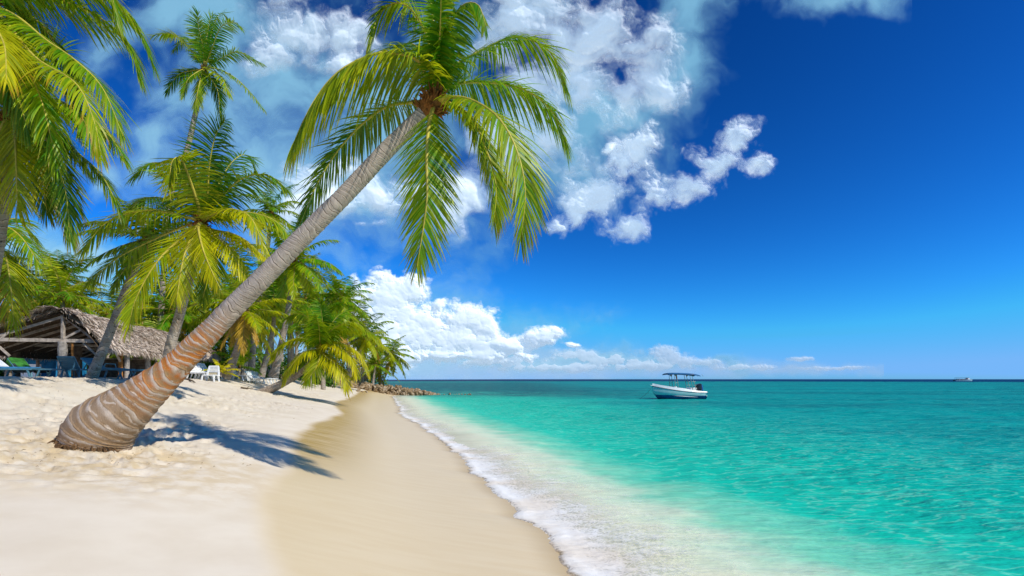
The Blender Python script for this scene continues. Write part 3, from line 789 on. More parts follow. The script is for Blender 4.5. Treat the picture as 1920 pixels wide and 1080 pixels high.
# ------------------------------------------------------------------ the palms
b0 = hit(178, 838); Yh = b0.y
hero_trunk = [(176, 846, Yh, .45), (181, 824, Yh, .495), (195, 800, Yh, .485), (230, 771, Yh, .405), (270, 739, Yh, 0.315), (310, 705, Yh, 0.240), (345, 671, Yh, 0.205), (395, 621, Yh, 0.178), (440, 574, Yh, 0.165),
              (500, 514, Yh-.05, 0.152), (560, 452, Yh-.1, 0.143), (640, 372, Yh-.15, 0.136), (720, 287, Yh-.2, 0.128), (770, 236, Yh-.2, 0.118), (806, 200, Yh-.2, 0.112)]
q = Yh-.2
hero_fronds = [
 ([(788, 118, q-.2), (745, 100, q-.35), (700, 102, q-.5), (635, 134, q-.7), (588, 190, q-.8), (553, 262, q-.9)], dict(yel=.40, leaf=1.15, brown=.12, pairs=156, twist=.55, droop=1.15, fold=.08)),
 ([(770, 192, q+.25), (715, 205, q+.5), (650, 262, q+.7), (600, 335, q+.75), (563, 418, q+.7)], dict(yel=.26, mat='leaf_dark', leaf=.70, brown=.2, pairs=134)),
 ([(804, 235, q-.35), (800, 300, q-.6), (800, 380, q-.7), (782, 500, q-.65)], dict(yel=.26, leaf=.72, brown=.14, pairs=138, side0=(1, 0, 0), droop=.5)),
 ([(850, 182, q-.3), (890, 190, q-.55), (935, 222, q-.75), (968, 280, q-.8), (985, 360, q-.8), (976, 450, q-.75)], dict(twist=-.7, yel=.32, leaf=.80, brown=.24, pairs=145)),
 ([(845, 195, q-.1), (885, 222, q-.2), (915, 290, q-.2), (930, 350, q-.1), (926, 420, q)], dict(twist=-.8, yel=.34, leaf=.66, brown=.16, pairs=123)),
 ([(850, 160, q+.1), (905, 154, q+.2), (975, 165, q+.3), (1030, 202, q+.35), (1060, 268, q+.3)], dict(yel=.10, leaf=.82, pairs=138)),
 ([(835, 138, q+.1), (900, 96, q+.3), (968, 70, q+.45), (1030, 96, q+.6), (1060, 165, q+.6)], dict(yel=.18, leaf=.88, pairs=138)),
 ([(826, 135, q-.1), (834, 75, q-.25), (862, 15, q-.45), (895, 8, q-.6), (912, 50, q-.7)], dict(yel=.10, leaf=.46, pairs=123, side0=(.5, .9, 0))),
 ([(813, 130, q+.1), (795, 55, q+.2), (755, 6, q+.2), (712, 25, q+.2), (693, 88, q+.1)], dict(yel=.25, leaf=.66, pairs=123)),
 ([(820, 120, q+.2), (812, 40, q+.4), (800, -60, q+.6), (780, -130, q+.7)], dict(yel=.06, leaf=.55, side0=(1, 0, 0))),
 ([(806, 130, q+.4), (778, 85, q+1.0), (750, 90, q+1.6), (725, 140, q+2.1)], dict(yel=.12, leaf=.66, mat='leaf_dark')),
 ([(822, 118, q-.2), (826, 40, q-.5), (828, -50, q-.8)], dict(yel=.1, leaf=.34, side0=(1, 0, 0))),
]
px_palm('nearest leaning coconut palm with the thick orange ringed trunk over the sand', 'coconut palms along the beach', hero_trunk, hero_fronds, seed=3, hero=True, leaf=.8, width=.029, pairs=135, ring=.125, r0=.026, heart=.21)

hroot = [o for o in COL.objects if o.name.startswith('palm_tree')][0]
bq = MB(); rr0 = random.Random(4)
for i in range(130):
    a = rr0.uniform(1.9, 5.9); r1 = .50+rr0.uniform(-.05, .06)
    c0 = Vector((math.cos(a)*r1*.92+.04, math.sin(a)*r1*.9, 0))
    wpos = hroot.location+c0; z0 = ground_z(wpos.x, wpos.y)-hroot.location.z
    d = Vector((math.cos(a+rr0.uniform(-.5, .5)), math.sin(a+rr0.uniform(-.5, .5)), 0))
    l = rr0.uniform(.03, .13)
    bq.tube([c0*.9+Vector((0, 0, z0+rr0.uniform(.03, .14))), c0+d*l*.35+Vector((0, 0, z0+.05)), c0+d*l+Vector((0, 0, z0-.01))], [.016, .013, .006], 5)
bq.build('roots', simple('root_mat', (.15, .085, .04), .9, .1, .35, 20), hroot)
Y2 = 17.0
px_palm('bushy yellow-green palm directly behind the leaning trunk, right of the thatched pavilion', 'coconut palms along the beach',
 [(311, 712, Y2, .20), (314, 680, Y2, .17), (322, 640, Y2, .155), (337, 590, Y2, .145), (357, 510, Y2, .14), (376, 425, Y2, .135)],
 [([(388, 383, Y2-.2), (393, 310, Y2-.4), (404, 255, Y2-.6), (422, 225, Y2-.8)], dict(yel=.06, mat='leaf_dark', side0=(1, 0, 0), leaf=1.05)),
  ([(372, 385, Y2-.5), (352, 325, Y2-1.0), (337, 296, Y2-1.4), (322, 305, Y2-1.8), (318, 350, Y2-2.0)], dict(yel=.5)),
  ([(365, 370, Y2+.3), (325, 318, Y2+.6), (285, 305, Y2+.8), (250, 330, Y2+.9)], dict(yel=.12)),
  ([(403, 385, Y2-.2), (450, 337, Y2-.4), (501, 328, Y2-.6), (540, 356, Y2-.7)], dict(yel=.1, mat='leaf_dark')),
  ([(398, 370, Y2+.6), (430, 310, Y2+1.2), (460, 290, Y2+1.7), (480, 320, Y2+2)], dict(yel=.08, mat='leaf_dark')),
  ([(395, 405, Y2-.4), (431, 392, Y2-.8), (470, 408, Y2-1.1), (497, 468, Y2-1.2)], dict(yel=.6)),
  ([(400, 408, Y2+.4), (462, 398, Y2+.8), (517, 415, Y2+1.0), (548, 455, Y2+1.0)], dict(yel=.3)),
  ([(395, 434, Y2-.5), (431, 470, Y2-.9), (462, 525, Y2-1.0)], dict(yel=.75, leaf=0.76)),
  ([(398, 430, Y2-.1), (450, 444, Y2-.2), (502, 488, Y2-.2)], dict(yel=.7, leaf=0.79)),
  ([(369, 425, Y2-.9), (345, 480, Y2-1.6), (331, 562, Y2-1.8)], dict(yel=.62, side0=(1, .3, 0), leaf=0.96, droop=.6)),
  ([(362, 430, Y2-.6), (300, 484, Y2-1.3), (255, 560, Y2-1.6), (241, 622, Y2-1.6)], dict(yel=.5, brown=.15)),
  ([(345, 424, Y2+.1), (275, 455, Y2+.2), (217, 486, Y2+.2), (165, 530, Y2+.1)], dict(yel=.25, mat='leaf_dark', brown=.15)),
  ([(350, 407, Y2-.3), (275, 394, Y2-.6), (200, 417, Y2-.8), (156, 468, Y2-.9)], dict(yel=.3, brown=.15)),
  ([(360, 402, Y2+.3), (315, 374, Y2+.6), (270, 372, Y2+.8), (233, 398, Y2+.9)], dict(yel=.1, mat='leaf_dark')),
  ([(382, 440, Y2+.6), (395, 490, Y2+1.1), (380, 560, Y2+1.3)], dict(yel=.2, mat='leaf_dark', side0=(1, 0, 0))),
  ([(380, 390, Y2+.8), (375, 330, Y2+1.6), (345, 290, Y2+2.3)], dict(yel=.05, mat='leaf_dark', side0=(1, 0, 0))),
  ([(372, 430, Y2-1.2), (385, 480, Y2-2.0), (412, 540, Y2-2.3)], dict(yel=.68, brown=.1, side0=(1, .2, 0), leaf=0.76)),
 ], seed=5, leaf=.98, width=.046, pairs=100, ring=.16, r0=.04, heart=.26, nuts=3)

Y3 = 41.0
px_palm('tallest slender palm standing alone against the sky at upper left', 'coconut palms along the beach',
 [(296, 709, Y3, .30), (299, 640, Y3, .22), (305, 540, Y3, .21), (318, 380, Y3, .205), (347, 295, Y3, .20), (364, 225, Y3, .19), (383, 132, Y3, .18)],
 [([(360, 95, Y3-.2), (325, 65, Y3-.4), (288, 66, Y3-.6)], dict(yel=.3)), ([(380, 85, Y3-.4), (372, 50, Y3-.8), (371, 22, Y3-1.2)], dict(yel=.12, side0=(1, 0, 0))),
  ([(392, 85, Y3+.3), (400, 50, Y3+.8), (415, 25, Y3+1.4), (430, 40, Y3+2)], dict(yel=.1)), ([(398, 90, Y3-.6), (415, 50, Y3-1.2), (440, 42, Y3-1.6), (453, 55, Y3-1.8)], dict(yel=.1)),
  ([(405, 115, Y3+.2), (445, 98, Y3+.4), (490, 118, Y3+.6)], dict(yel=.15)), ([(405, 128, Y3-.4), (440, 145, Y3-.7), (470, 175, Y3-.9), (493, 205, Y3-1)], dict(yel=.2)),
  ([(398, 132, Y3-.6), (418, 150, Y3-1.1), (430, 178, Y3-1.3)], dict(yel=.35)), ([(390, 140, Y3+.8), (408, 170, Y3+1.2), (412, 215, Y3+1.3)], dict(yel=.1, mat='leaf_dark')),
  ([(378, 140, Y3-.7), (372, 165, Y3-1.1), (365, 205, Y3-1.2)], dict(yel=.35, side0=(1, 0, 0))), ([(362, 132, Y3+.1), (335, 140, Y3+.2), (312, 172, Y3+.3)], dict(yel=.1, mat='leaf_dark')),
  ([(370, 135, Y3-.7), (352, 150, Y3-1.2), (345, 180, Y3-1.4)], dict(yel=.2)), ([(372, 95, Y3+.8), (350, 70, Y3+1.6), (325, 95, Y3+2.2)], dict(yel=.1, mat='leaf_dark')),
  ([(386, 85, Y3+.1), (392, 45, Y3+.2), (398, 30, Y3+.3)], dict(yel=.06, side0=(1, 0, 0)))],
 seed=8, leaf=1.15, width=.075, pairs=70, droop=.7, ring=.2, r0=.045, heart=.24, split=False, sides=14)

YA = 13.0
px_palm('palm at the left edge with brown drooping fronds, its crown beside the frame', 'coconut palms along the beach',
 [(-50, 709, YA, .28), (-34, 600, YA, .19), (-12, 480, YA, .175), (4, 370, YA, .17), (20, 220, YA, .16)],
 [([(27, 240, YA-.5), (30, 300, YA-.9), (33, 395, YA-1.0)], dict(yel=.6, side0=(1, 0, 0), droop=.6)),
  ([(62, 222, YA-.3), (97, 285, YA-.6), (122, 355, YA-.7), (131, 448, YA-.7)], dict(yel=.2, mat='leaf_dark', brown=.3)),
  ([(72, 222, YA+.1), (132, 275, YA+.2), (188, 325, YA+.2), (223, 390, YA+.2)], dict(yel=.22, mat='leaf_dark', brown=.12)),
  ([(65, 200, YA+.3), (125, 205, YA+.6), (190, 236, YA+.8), (236, 300, YA+.8)], dict(yel=.2)),
  ([(50, 185, YA-.4), (100, 185, YA-.9), (150, 215, YA-1.2), (185, 290, YA-1.3)], dict(yel=.2)),
  ([(5, 235, YA-.2), (-20, 300, YA-.4), (-10, 390, YA-.5)], dict(yel=.4)), ([(-30, 195, YA), (-100, 240, YA), (-140, 330, YA)], dict(yel=.3)),
  ([(32, 175, YA+.5), (62, 120, YA+1), (115, 100, YA+1.4), (150, 150, YA+1.7)], dict(yel=.15, mat='leaf_dark')),
  ([(15, 165, YA+.2), (0, 100, YA+.4), (-45, 70, YA+.5)], dict(yel=.2)),
  ([(40, 240, YA+.6), (75, 310, YA+1.1), (88, 400, YA+1.2)], dict(yel=.15, mat='leaf_dark', brown=.25)),
  ([(45, 215, YA+.8), (110, 245, YA+1.5), (165, 320, YA+1.8)], dict(yel=.1, mat='leaf_dark')),
  ([(20, 150, YA-.4), (40, 90, YA-.8), (50, 20, YA-1.1)], dict(yel=.2, side0=(1, 0, 0)))],
 seed=11, leaf=.95, width=.044, pairs=120, ring=.15, r0=.032, heart=.24)

YB = 11.0
px_palm('palm beyond the top left corner whose long green fronds hang into the picture', 'coconut palms along the beach',
 [(-190, 709, YB, .3), (-150, 480, YB, .2), (-95, 230, YB, .18), (-40, 10, YB, .16)],
 [([(30, 30, YB-.2), (85, 74, YB-.4), (140, 112, YB-.5), (192, 165, YB-.6), (231, 256, YB-.6)], dict(yel=.22, pairs=130)),
  ([(60, -20, YB+.3), (130, 5, YB+.5), (191, 36, YB+.7), (240, 80, YB+.8), (264, 150, YB+.8)], dict(yel=.2, pairs=124)),
  ([(10, 40, YB-.6), (67, 108, YB-1.1), (142, 156, YB-1.4), (176, 226, YB-1.5), (188, 284, YB-1.5)], dict(yel=.42, brown=.28, pairs=124)),
  ([(-5, 50, YB-.4), (44, 118, YB-.8), (78, 190, YB-1), (106, 304, YB-1)], dict(yel=.2, pairs=117)),
  ([(-15, 40, YB-1), (8, 85, YB-1.8), (12, 150, YB-2.2)], dict(yel=.75, brown=.3)),
  ([(60, -70, YB), (150, -60, YB), (205, -15, YB), (218, 42, YB)], dict(yel=.25)),
  ([(70, -35, YB+.5), (170, -20, YB+.9), (245, 30, YB+1.2), (288, 125, YB+1.3)], dict(yel=.15, pairs=124)),
  ([(-20, 60, YB+.2), (20, 140, YB+.4), (52, 240, YB+.5)], dict(yel=.15, mat='leaf_dark')),
  ([(20, 10, YB+.8), (90, 60, YB+1.5), (130, 150, YB+1.9), (145, 240, YB+2)], dict(yel=.12, mat='leaf_dark')),
  ([(-60, -60, YB), (-120, -100, YB), (-200, -60, YB)], dict(yel=.2)), ([(-70, 30, YB), (-140, 90, YB), (-170, 200, YB)], dict(yel=.3)),
  ([(-20, -60, YB), (10, -140, YB), (60, -190, YB)], dict(yel=.1))],
 seed=13, leaf=.95, width=.042, pairs=130, ring=.15, r0=.034, heart=.24)

YC = 18.0
px_palm('palm half outside the left edge with a brown dead frond above the pavilion roof', 'coconut palms along the beach',
 [(-70, 709, YC, .26), (-55, 600, YC, .18), (-28, 462, YC, .16)],
 [([(5, 425, YC-.2), (40, 445, YC-.4), (73, 494, YC-.5)], dict(yel=.25)), ([(0, 465, YC-.2), (25, 495, YC-.3), (42, 555, YC-.3)], dict(yel=.2, mat='leaf_dark', brown=.25)),
  ([(-8, 480, YC-.4), (4, 530, YC-.5), (11, 592, YC-.5)], dict(mat='dead_leaf', yel=.4)), ([(0, 425, YC+.5), (30, 410, YC+1), (62, 440, YC+1.3)], dict(yel=.15)),
  ([(-25, 410, YC), (-15, 360, YC), (15, 345, YC)], dict(yel=.15)), ([(-60, 430, YC), (-110, 440, YC), (-150, 500, YC)], dict(yel=.3)), ([(-50, 480, YC-.4), (-60, 540, YC-.6), (-55, 600, YC-.6)], dict(yel=.4)),
  ([(5, 470, YC-.8), (18, 520, YC-1.3), (26, 610, YC-1.4)], dict(yel=.5, brown=.2))],
 seed=17, leaf=1.15, width=.045, pairs=80, ring=.17, r0=.036, heart=.24)

bt = hit(497, 735); YT = bt.y
px_palm('low young palm leaning over the beach, its short trunk casting a long shadow', 'coconut palms along the beach',
 [(488, 738, YT, .30), (505, 731, YT, .27), (535, 716, YT, .22), (562, 700, YT, .19), (586, 677, YT, .17), (600, 655, YT, .16)],
 [([(604, 636, YT), (605, 604, YT-.1), (600, 568, YT-.2)], dict(yel=.12, side0=(1, 0, 0), leaf=1.05)), ([(594, 631, YT-.2), (580, 598, YT-.4), (558, 588, YT-.6), (538, 596, YT-.7)], dict(yel=.25)),
  ([(587, 640, YT-.3), (558, 634, YT-.6), (526, 648, YT-.8), (509, 672, YT-.9)], dict(yel=.5)), ([(592, 655, YT-.5), (568, 662, YT-1), (545, 688, YT-1.3), (533, 714, YT-1.4)], dict(yel=.62)),
  ([(615, 630, YT), (655, 615, YT), (692, 622, YT), (708, 640, YT)], dict(yel=.35)), ([(612, 645, YT-.5), (636, 650, YT-.9), (660, 674, YT-1.2), (664, 704, YT-1.3)], dict(yel=.85)),
  ([(618, 640, YT-.1), (645, 645, YT-.2), (674, 664, YT-.3), (690, 700, YT-.3)], dict(yel=.8)), ([(607, 665, YT-.7), (630, 684, YT-1.2), (646, 712, YT-1.4), (649, 732, YT-1.4)], dict(yel=.75, brown=.15)),
  ([(611, 624, YT+.3), (630, 596, YT+.6), (648, 583, YT+.9)], dict(yel=.1)), ([(590, 630, YT+.5), (572, 610, YT+.9), (550, 615, YT+1.2)], dict(yel=.15)),
  ([(600, 668, YT-.9), (592, 690, YT-1.4), (575, 715, YT-1.6)], dict(yel=.45, mat='leaf_dark')), ([(612, 628, YT-.5), (640, 608, YT-1.0), (668, 605, YT-1.4), (690, 622, YT-1.7)], dict(yel=.3)),
  ([(598, 620, YT+.7), (590, 590, YT+1.3), (575, 572, YT+1.9)], dict(yel=.06, mat='leaf_dark')), ([(618, 655, YT+.6), (650, 668, YT+1), (670, 700, YT+1.1)], dict(yel=.3)),
  ([(600, 640, YT-.6), (598, 612, YT-1.2), (592, 590, YT-1.7)], dict(yel=.2, side0=(1, 0, 0))), ([(583, 660, YT+.3), (556, 678, YT+.5), (540, 702, YT+.6)], dict(yel=.3, mat='leaf_dark'))],
 seed=21, leaf=1.15, width=.066, pairs=84, ring=.2, r0=.042, heart=.26, split=False)

GP = 'coconut palms along the beach'
grove_palm('palm with a thick pale grey trunk leaning right in front of the pavilion', GP, [(172, 708, 20.3, .21), (183, 680, 20.3, .18), (213, 605, 20.3, .15), (246, 518, 20.3, .14), (276, 452, 20.3, .135)], 2.5, 31, 16, .15, 'leaf_dark', (44, .030), nuts=2)
grove_palm('tall palm with a smooth grey trunk rising just behind the young leaning palm', GP, [(512, 707, 36, .38), (517, 690, 36, .27), (534, 616, 36, .19), (549, 525, 36, .17), (553, 490, 36, .165)], 3.7, 34, 20, .2, 'leaf', (44, .026), nuts=5, dead=.3)
grove_palm('palm with orange dry skirt and thin curved trunk left of the white loungers', GP, [(422, 708, 33, .34), (436, 680, 33, .24), (452, 630, 33, .18), (460, 585, 33, .16)], 3.0, 37, 20, .45, 'leaf', (40, .028), nuts=4, dead=.6, elmix=[75, 52, 28, 28, 5, 5, -22, -22, -22, -52, -52, -52])
grove_palm('palm with straight thin trunk between the white loungers and the tall grey trunk', GP, [(490, 706, 39, .28), (500, 668, 39, .18), (512, 615, 39, .15), (514, 575, 39, .15)], 2.9, 41, 20, .35, 'leaf', (40, .028), nuts=6, dead=.35, elmix=[75, 52, 28, 28, 5, 5, -22, -22, -52, -52, -52])
grove_palm('palm whose green crown shows above the leaning trunk at the grove top', GP, [(470, 704, 42, .3), (480, 600, 42, .18), (500, 480, 42, .16), (508, 400, 42, .16)], 3.0, 43, 20, .12, 'leaf', (38, .028), nuts=2)
grove_palm('feathery dark palm sprouting above the peak of the pavilion roof', GP, [(105, 706, 46, .28), (107, 600, 46, .18), (108, 525, 46, .17)], 3.5, 47, 20, .10, 'leaf_dark', (40, .024), elmix=[75, 75, 52, 52, 28, 28, 28, 5, 5, -22, -22])
grove_palm('palm with dark feathered crown right behind the young leaning palm', GP, [(592, 706, 52, .34), (603, 670, 52, .2), (625, 610, 52, .18), (640, 562, 52, .17)], 3.6, 51, 22, .12, 'leaf', (38, .026), nuts=3)
grove_palm('palm with hanging yellow fronds near the seaward end of the grove', GP, [(652, 710, 66, .34), (668, 680, 66, .2), (688, 632, 66, .18)], 3.9, 53, 20, .40, 'leaf', (34, .03), nuts=4, dead=.4, elmix=[52, 28, 28, 5, 5, -22, -22, -22, -52, -52, -52])
grove_palm('last palm of the grove leaning out over the rocks by the water', GP, [(683, 712, 80, .36), (700, 693, 80, .24), (718, 677, 80, .21), (734, 663, 80, .2)], 3.9, 57, 22, .35, 'leaf', (34, .032), nuts=2, dead=.35, elmix=[75, 52, 28, 28, 5, 5, -22, -22, -22, -52, -52, -52])
grove_palm('palm directly behind the last leaning palm above the rock pile', GP, [(700, 712, 85, .34), (702, 680, 85, .22), (706, 652, 85, .2)], 3.8, 59, 18, .2, 'leaf', (32, .034), elmix=[75, 52, 28, 5, 5, -22, -22, -52])

# the grove behind: palms of one kind, standing in the open order of a plantation
rg = random.Random(77)
sky_line = lambda x: float(np.interp(x, [0, 60, 110, 160, 230, 330, 420, 470, 540, 600, 650, 690, 720], [612, 560, 520, 560, 575, 570, 560, 520, 490, 545, 575, 625, 655]))
zones = [(40, 300, 11, 38, 56, 'green palm in the dense grove seen over the thatched pavilion', 'palms behind the pavilion'),
         (300, 480, 15, 40, 62, 'green palm in the dense grove behind the row of white loungers', 'palms behind the white loungers'),
         (480, 640, 13, 46, 72, 'green palm in the dense grove between the tall grey trunk and the rocks', 'palms in the middle of the grove'),
         (620, 715, 9, 70, 90, 'green palm standing in the last stretch of grove above the rocks', 'palms above the rocks')]
for (xa, xb, cnt, ya, yb, lab, grp) in zones:
    for i in range(cnt):
        px = xa+(xb-xa)*(i+rg.random())/cnt; Yq = rg.uniform(ya, yb)
        top = sky_line(px)+rg.choice((12, 25, 45, 70, 85))*rg.uniform(.8, 1.2)*45/Yq
        top = min(top, 690)
        lean = rg.uniform(-14, 14)*45/Yq
        Xb = (px+lean-960)/F*Yq; gz = ground_z(Xb, Yq)-.1
        basep = Vector((Xb, Yq, gz)); tp = at(px, top, Yq)
        if tp.z-gz < 1.2: tp.z = gz+1.2
        midp = (basep*.5+tp*.5)+Vector(((tp.x-basep.x)*-.15, 0, 0))
        grove_palm(lab, grp, [(basep, .24), (midp, .165), (tp, .15)], rg.uniform(3.3, 4.5), 200+len(COL.objects) % 977, 16, rg.uniform(.08, .45), rg.choice(('leaf', 'leaf', 'leaf', 'leaf_dark')), (36, .026), dead=.4, nuts=rg.choice((0, 0, 3)))

# broad-leaved bushes filling the ground under the palms
mb_, tb, bb = material('bush_leaf')
cl = tb.mix(tb.attr('rnd'), (.035, .115, .010), (.12, .25, .015))
setp(tb, bb, col=cl, rough=.5, spec=.3)
trn = tb.add('ShaderNodeBsdfTranslucent', {'Color': cl})
mxx = tb.add('ShaderNodeMixShader', {0: .3, 1: bb.outputs[0], 2: trn.outputs[0]}); tb.l.new(mxx.outputs[0], tb.n['Material Output'].inputs[0])
def leaf_cloud(name, centres, n, size, parent=None, seed=0):
    """leaf blades spread over lumpy clumps; centres: (x, y, z, r, h)"""
    r_ = np.random.default_rng(seed); Vs = []; rn = []
    for (cx, cy, cz, rx, rz) in centres:
        d = r_.normal(size=(n, 3)); d /= np.linalg.norm(d, axis=1)[:, None]
        rad = r_.random(n)**.35
        lum = .75+.5*vnoise(d[:, 0]*2.5+cx, d[:, 1]*2.5+d[:, 2]*2+cy, seed)
        p = np.stack([cx+d[:, 0]*rx*rad*lum, cy+d[:, 1]*rx*rad*lum, cz+d[:, 2]*rz*rad*lum], 1)
        a = r_.normal(size=(n, 3)); a[:, 2] -= .3; a /= np.linalg.norm(a, axis=1)[:, None]
        b_ = np.cross(a, r_.normal(size=(n, 3))); b_ /= np.linalg.norm(b_, axis=1)[:, None]
        sz = size*(.6+.8*r_.random(n))[:, None]
        Vs.append(np.stack([p-a*sz*.5, p+b_*sz*.22, p+a*sz*.5, p-b_*sz*.22], 1).reshape(-1, 3)); rn.append(np.repeat(r_.random(n), 4))
    Vv = np.vstack(Vs); fc = np.arange(len(Vv)).reshape(-1, 4)
    return mesh(name, Vv, fc, [mb_], parent, dict(rnd=np.concatenate(rn)))
cs = []
for i in range(150):
    Yq = rg.uniform(44, 92); px = rg.uniform(-60, 700 if Yq > 60 else 620)
    Xq = (px-960)/F*Yq
    if float(shore_x(Yq))-Xq < (15 if Yq < 60 else 8): continue
    h = rg.uniform(.8, 2.2)
    cs.append((Xq, Yq, ground_z(Xq, Yq)+h*.55, rg.uniform(1.4, 2.6), h))
for i in range(60):
    Yq = rg.uniform(80, 100); px = -120+14*i; Xq = (min(px, 700)-960)/F*Yq
    cs.append((Xq, Yq, ground_z(Xq, Yq)+2.0, 3.0, rg.uniform(2.5, 4.2)))
und = leaf_cloud('undergrowth', cs, 520, .42, seed=5); tag(und, kind='stuff')
for (px, py, Yq, r, h, lab) in ((40, 612, 44, 2.6, 2.6, 'round broad-leaved tree rising over the left slope of the pavilion roof'), (15, 640, 38, 2.2, 1.8, 'low broad-leaved tree at the left edge behind the pavilion roof')):
    tp = at(px, py, Yq); gz = ground_z(tp.x, Yq)
    rt = empty('leafy_tree', (tp.x, Yq, gz), lab, 'tree', 'broad-leaved trees')
    cc_ = [(rg.uniform(-r, r)*.6, rg.uniform(-r, r)*.6, tp.z-gz+rg.uniform(-h, h)*.4, r*.6, h*.55) for _ in range(8)]
    leaf_cloud('crown', cc_, 900, .3, rt, seed=9+px)
    bq = MB(); bq.tube([(0, 0, -.1), (.1, 0, (tp.z-gz)*.5), (.05, .1, tp.z-gz)], [.22, .16, .06], 8)
    for k in range(5):
        a = k*1.26; bq.tube([(.08, 0, (tp.z-gz)*.6), (math.cos(a)*r*.5, math.sin(a)*r*.5, tp.z-gz+h*.3)], [.08, .02], 6)
    bq.build('trunk', M['trunk'], rt)
# small yellow ground palm beside the white chair and one under the pavilion
grove_palm('knee-high yellowing palm sprout beside the curved trunk and white chair', 'palm sprouts', [(413, 706, 31.5, .08), (413, 702, 31.5, .07)], 1.1, 91, 9, .85, 'leaf', (30, .05), elmix=[75, 52, 28, 28, 5], heart=.06)
grove_palm('small green palm sprout at the right post of the pavilion', 'palm sprouts', [(236, 706, 36, .08), (236, 700, 36, .07)], 1.5, 93, 10, .35, 'leaf', (30, .05), elmix=[75, 52, 28, 28, 5], heart=.06)
grove_palm('tall sprout of green palm fronds right of the curved trunk', 'palm sprouts', [(447, 706, 37, .1), (449, 690, 37, .09)], 2.1, 95, 10, .2, 'leaf', (32, .04), elmix=[75, 75, 52, 52, 28, 5], heart=.08)
# ------------------------------------------------------------------ things on the beach
M['wood'] = simple('weathered_timber', (.42, .36, .30), .85, .15, .22, 5, .3)
M['wood_dark'] = simple('dark_timber', (.16, .12, .09), .9, .1, .25, 5, .3)
M['post'] = simple('palm_post', (.33, .30, .27), .9, .1, .2, 9, .5)
M['orange_post'] = simple('rusty_post', (.38, .17, .05), .9, .1, .3, 9, .5)
M['blue_plastic'] = simple('blue_grey_plastic', (.075, .20, .27), .5, .35, .1, 4)
M['white_plastic'] = simple('white_plastic', (.80, .82, .83), .45, .4, .05, 4)
M['sky_cushion'] = simple('blue_cushion', (.05, .25, .48), .8, .2, .15, 6)
M['white_cushion'] = simple('white_cushion', (.72, .76, .80), .8, .2, .08, 6)
M['green_towel'] = simple('green_towel', (.045, .20, .035), .9, .1, .25, 3)
M['dark_towel'] = simple('dark_towel', (.03, .045, .05), .9, .1, .25, 3)
M['beige'] = simple('beige_seat', (.52, .44, .28), .7, .2, .12, 5)
M['blue_wall'] = simple('blue_painted_wall', (.02, .22, .42), .7, .2, .25, 3)
mt_, tt, bt_ = material('thatch')
cth = tt.mix(tt.attr('rnd'), (.34, .265, .20), (.76, .65, .56))
cth = tt.mix(tt.smooth(tt.noise(geo_pos(tt), .9, 4, .6), .45, .7, 0, .45), cth, (.28, .20, .14))
setp(tt, bt_, col=cth, rough=.95, spec=.05)
M['thatch'] = mt_
M['thatch_under'] = simple('thatch_underside', (.12, .085, .055), .95, .05, .35, 16, .5)

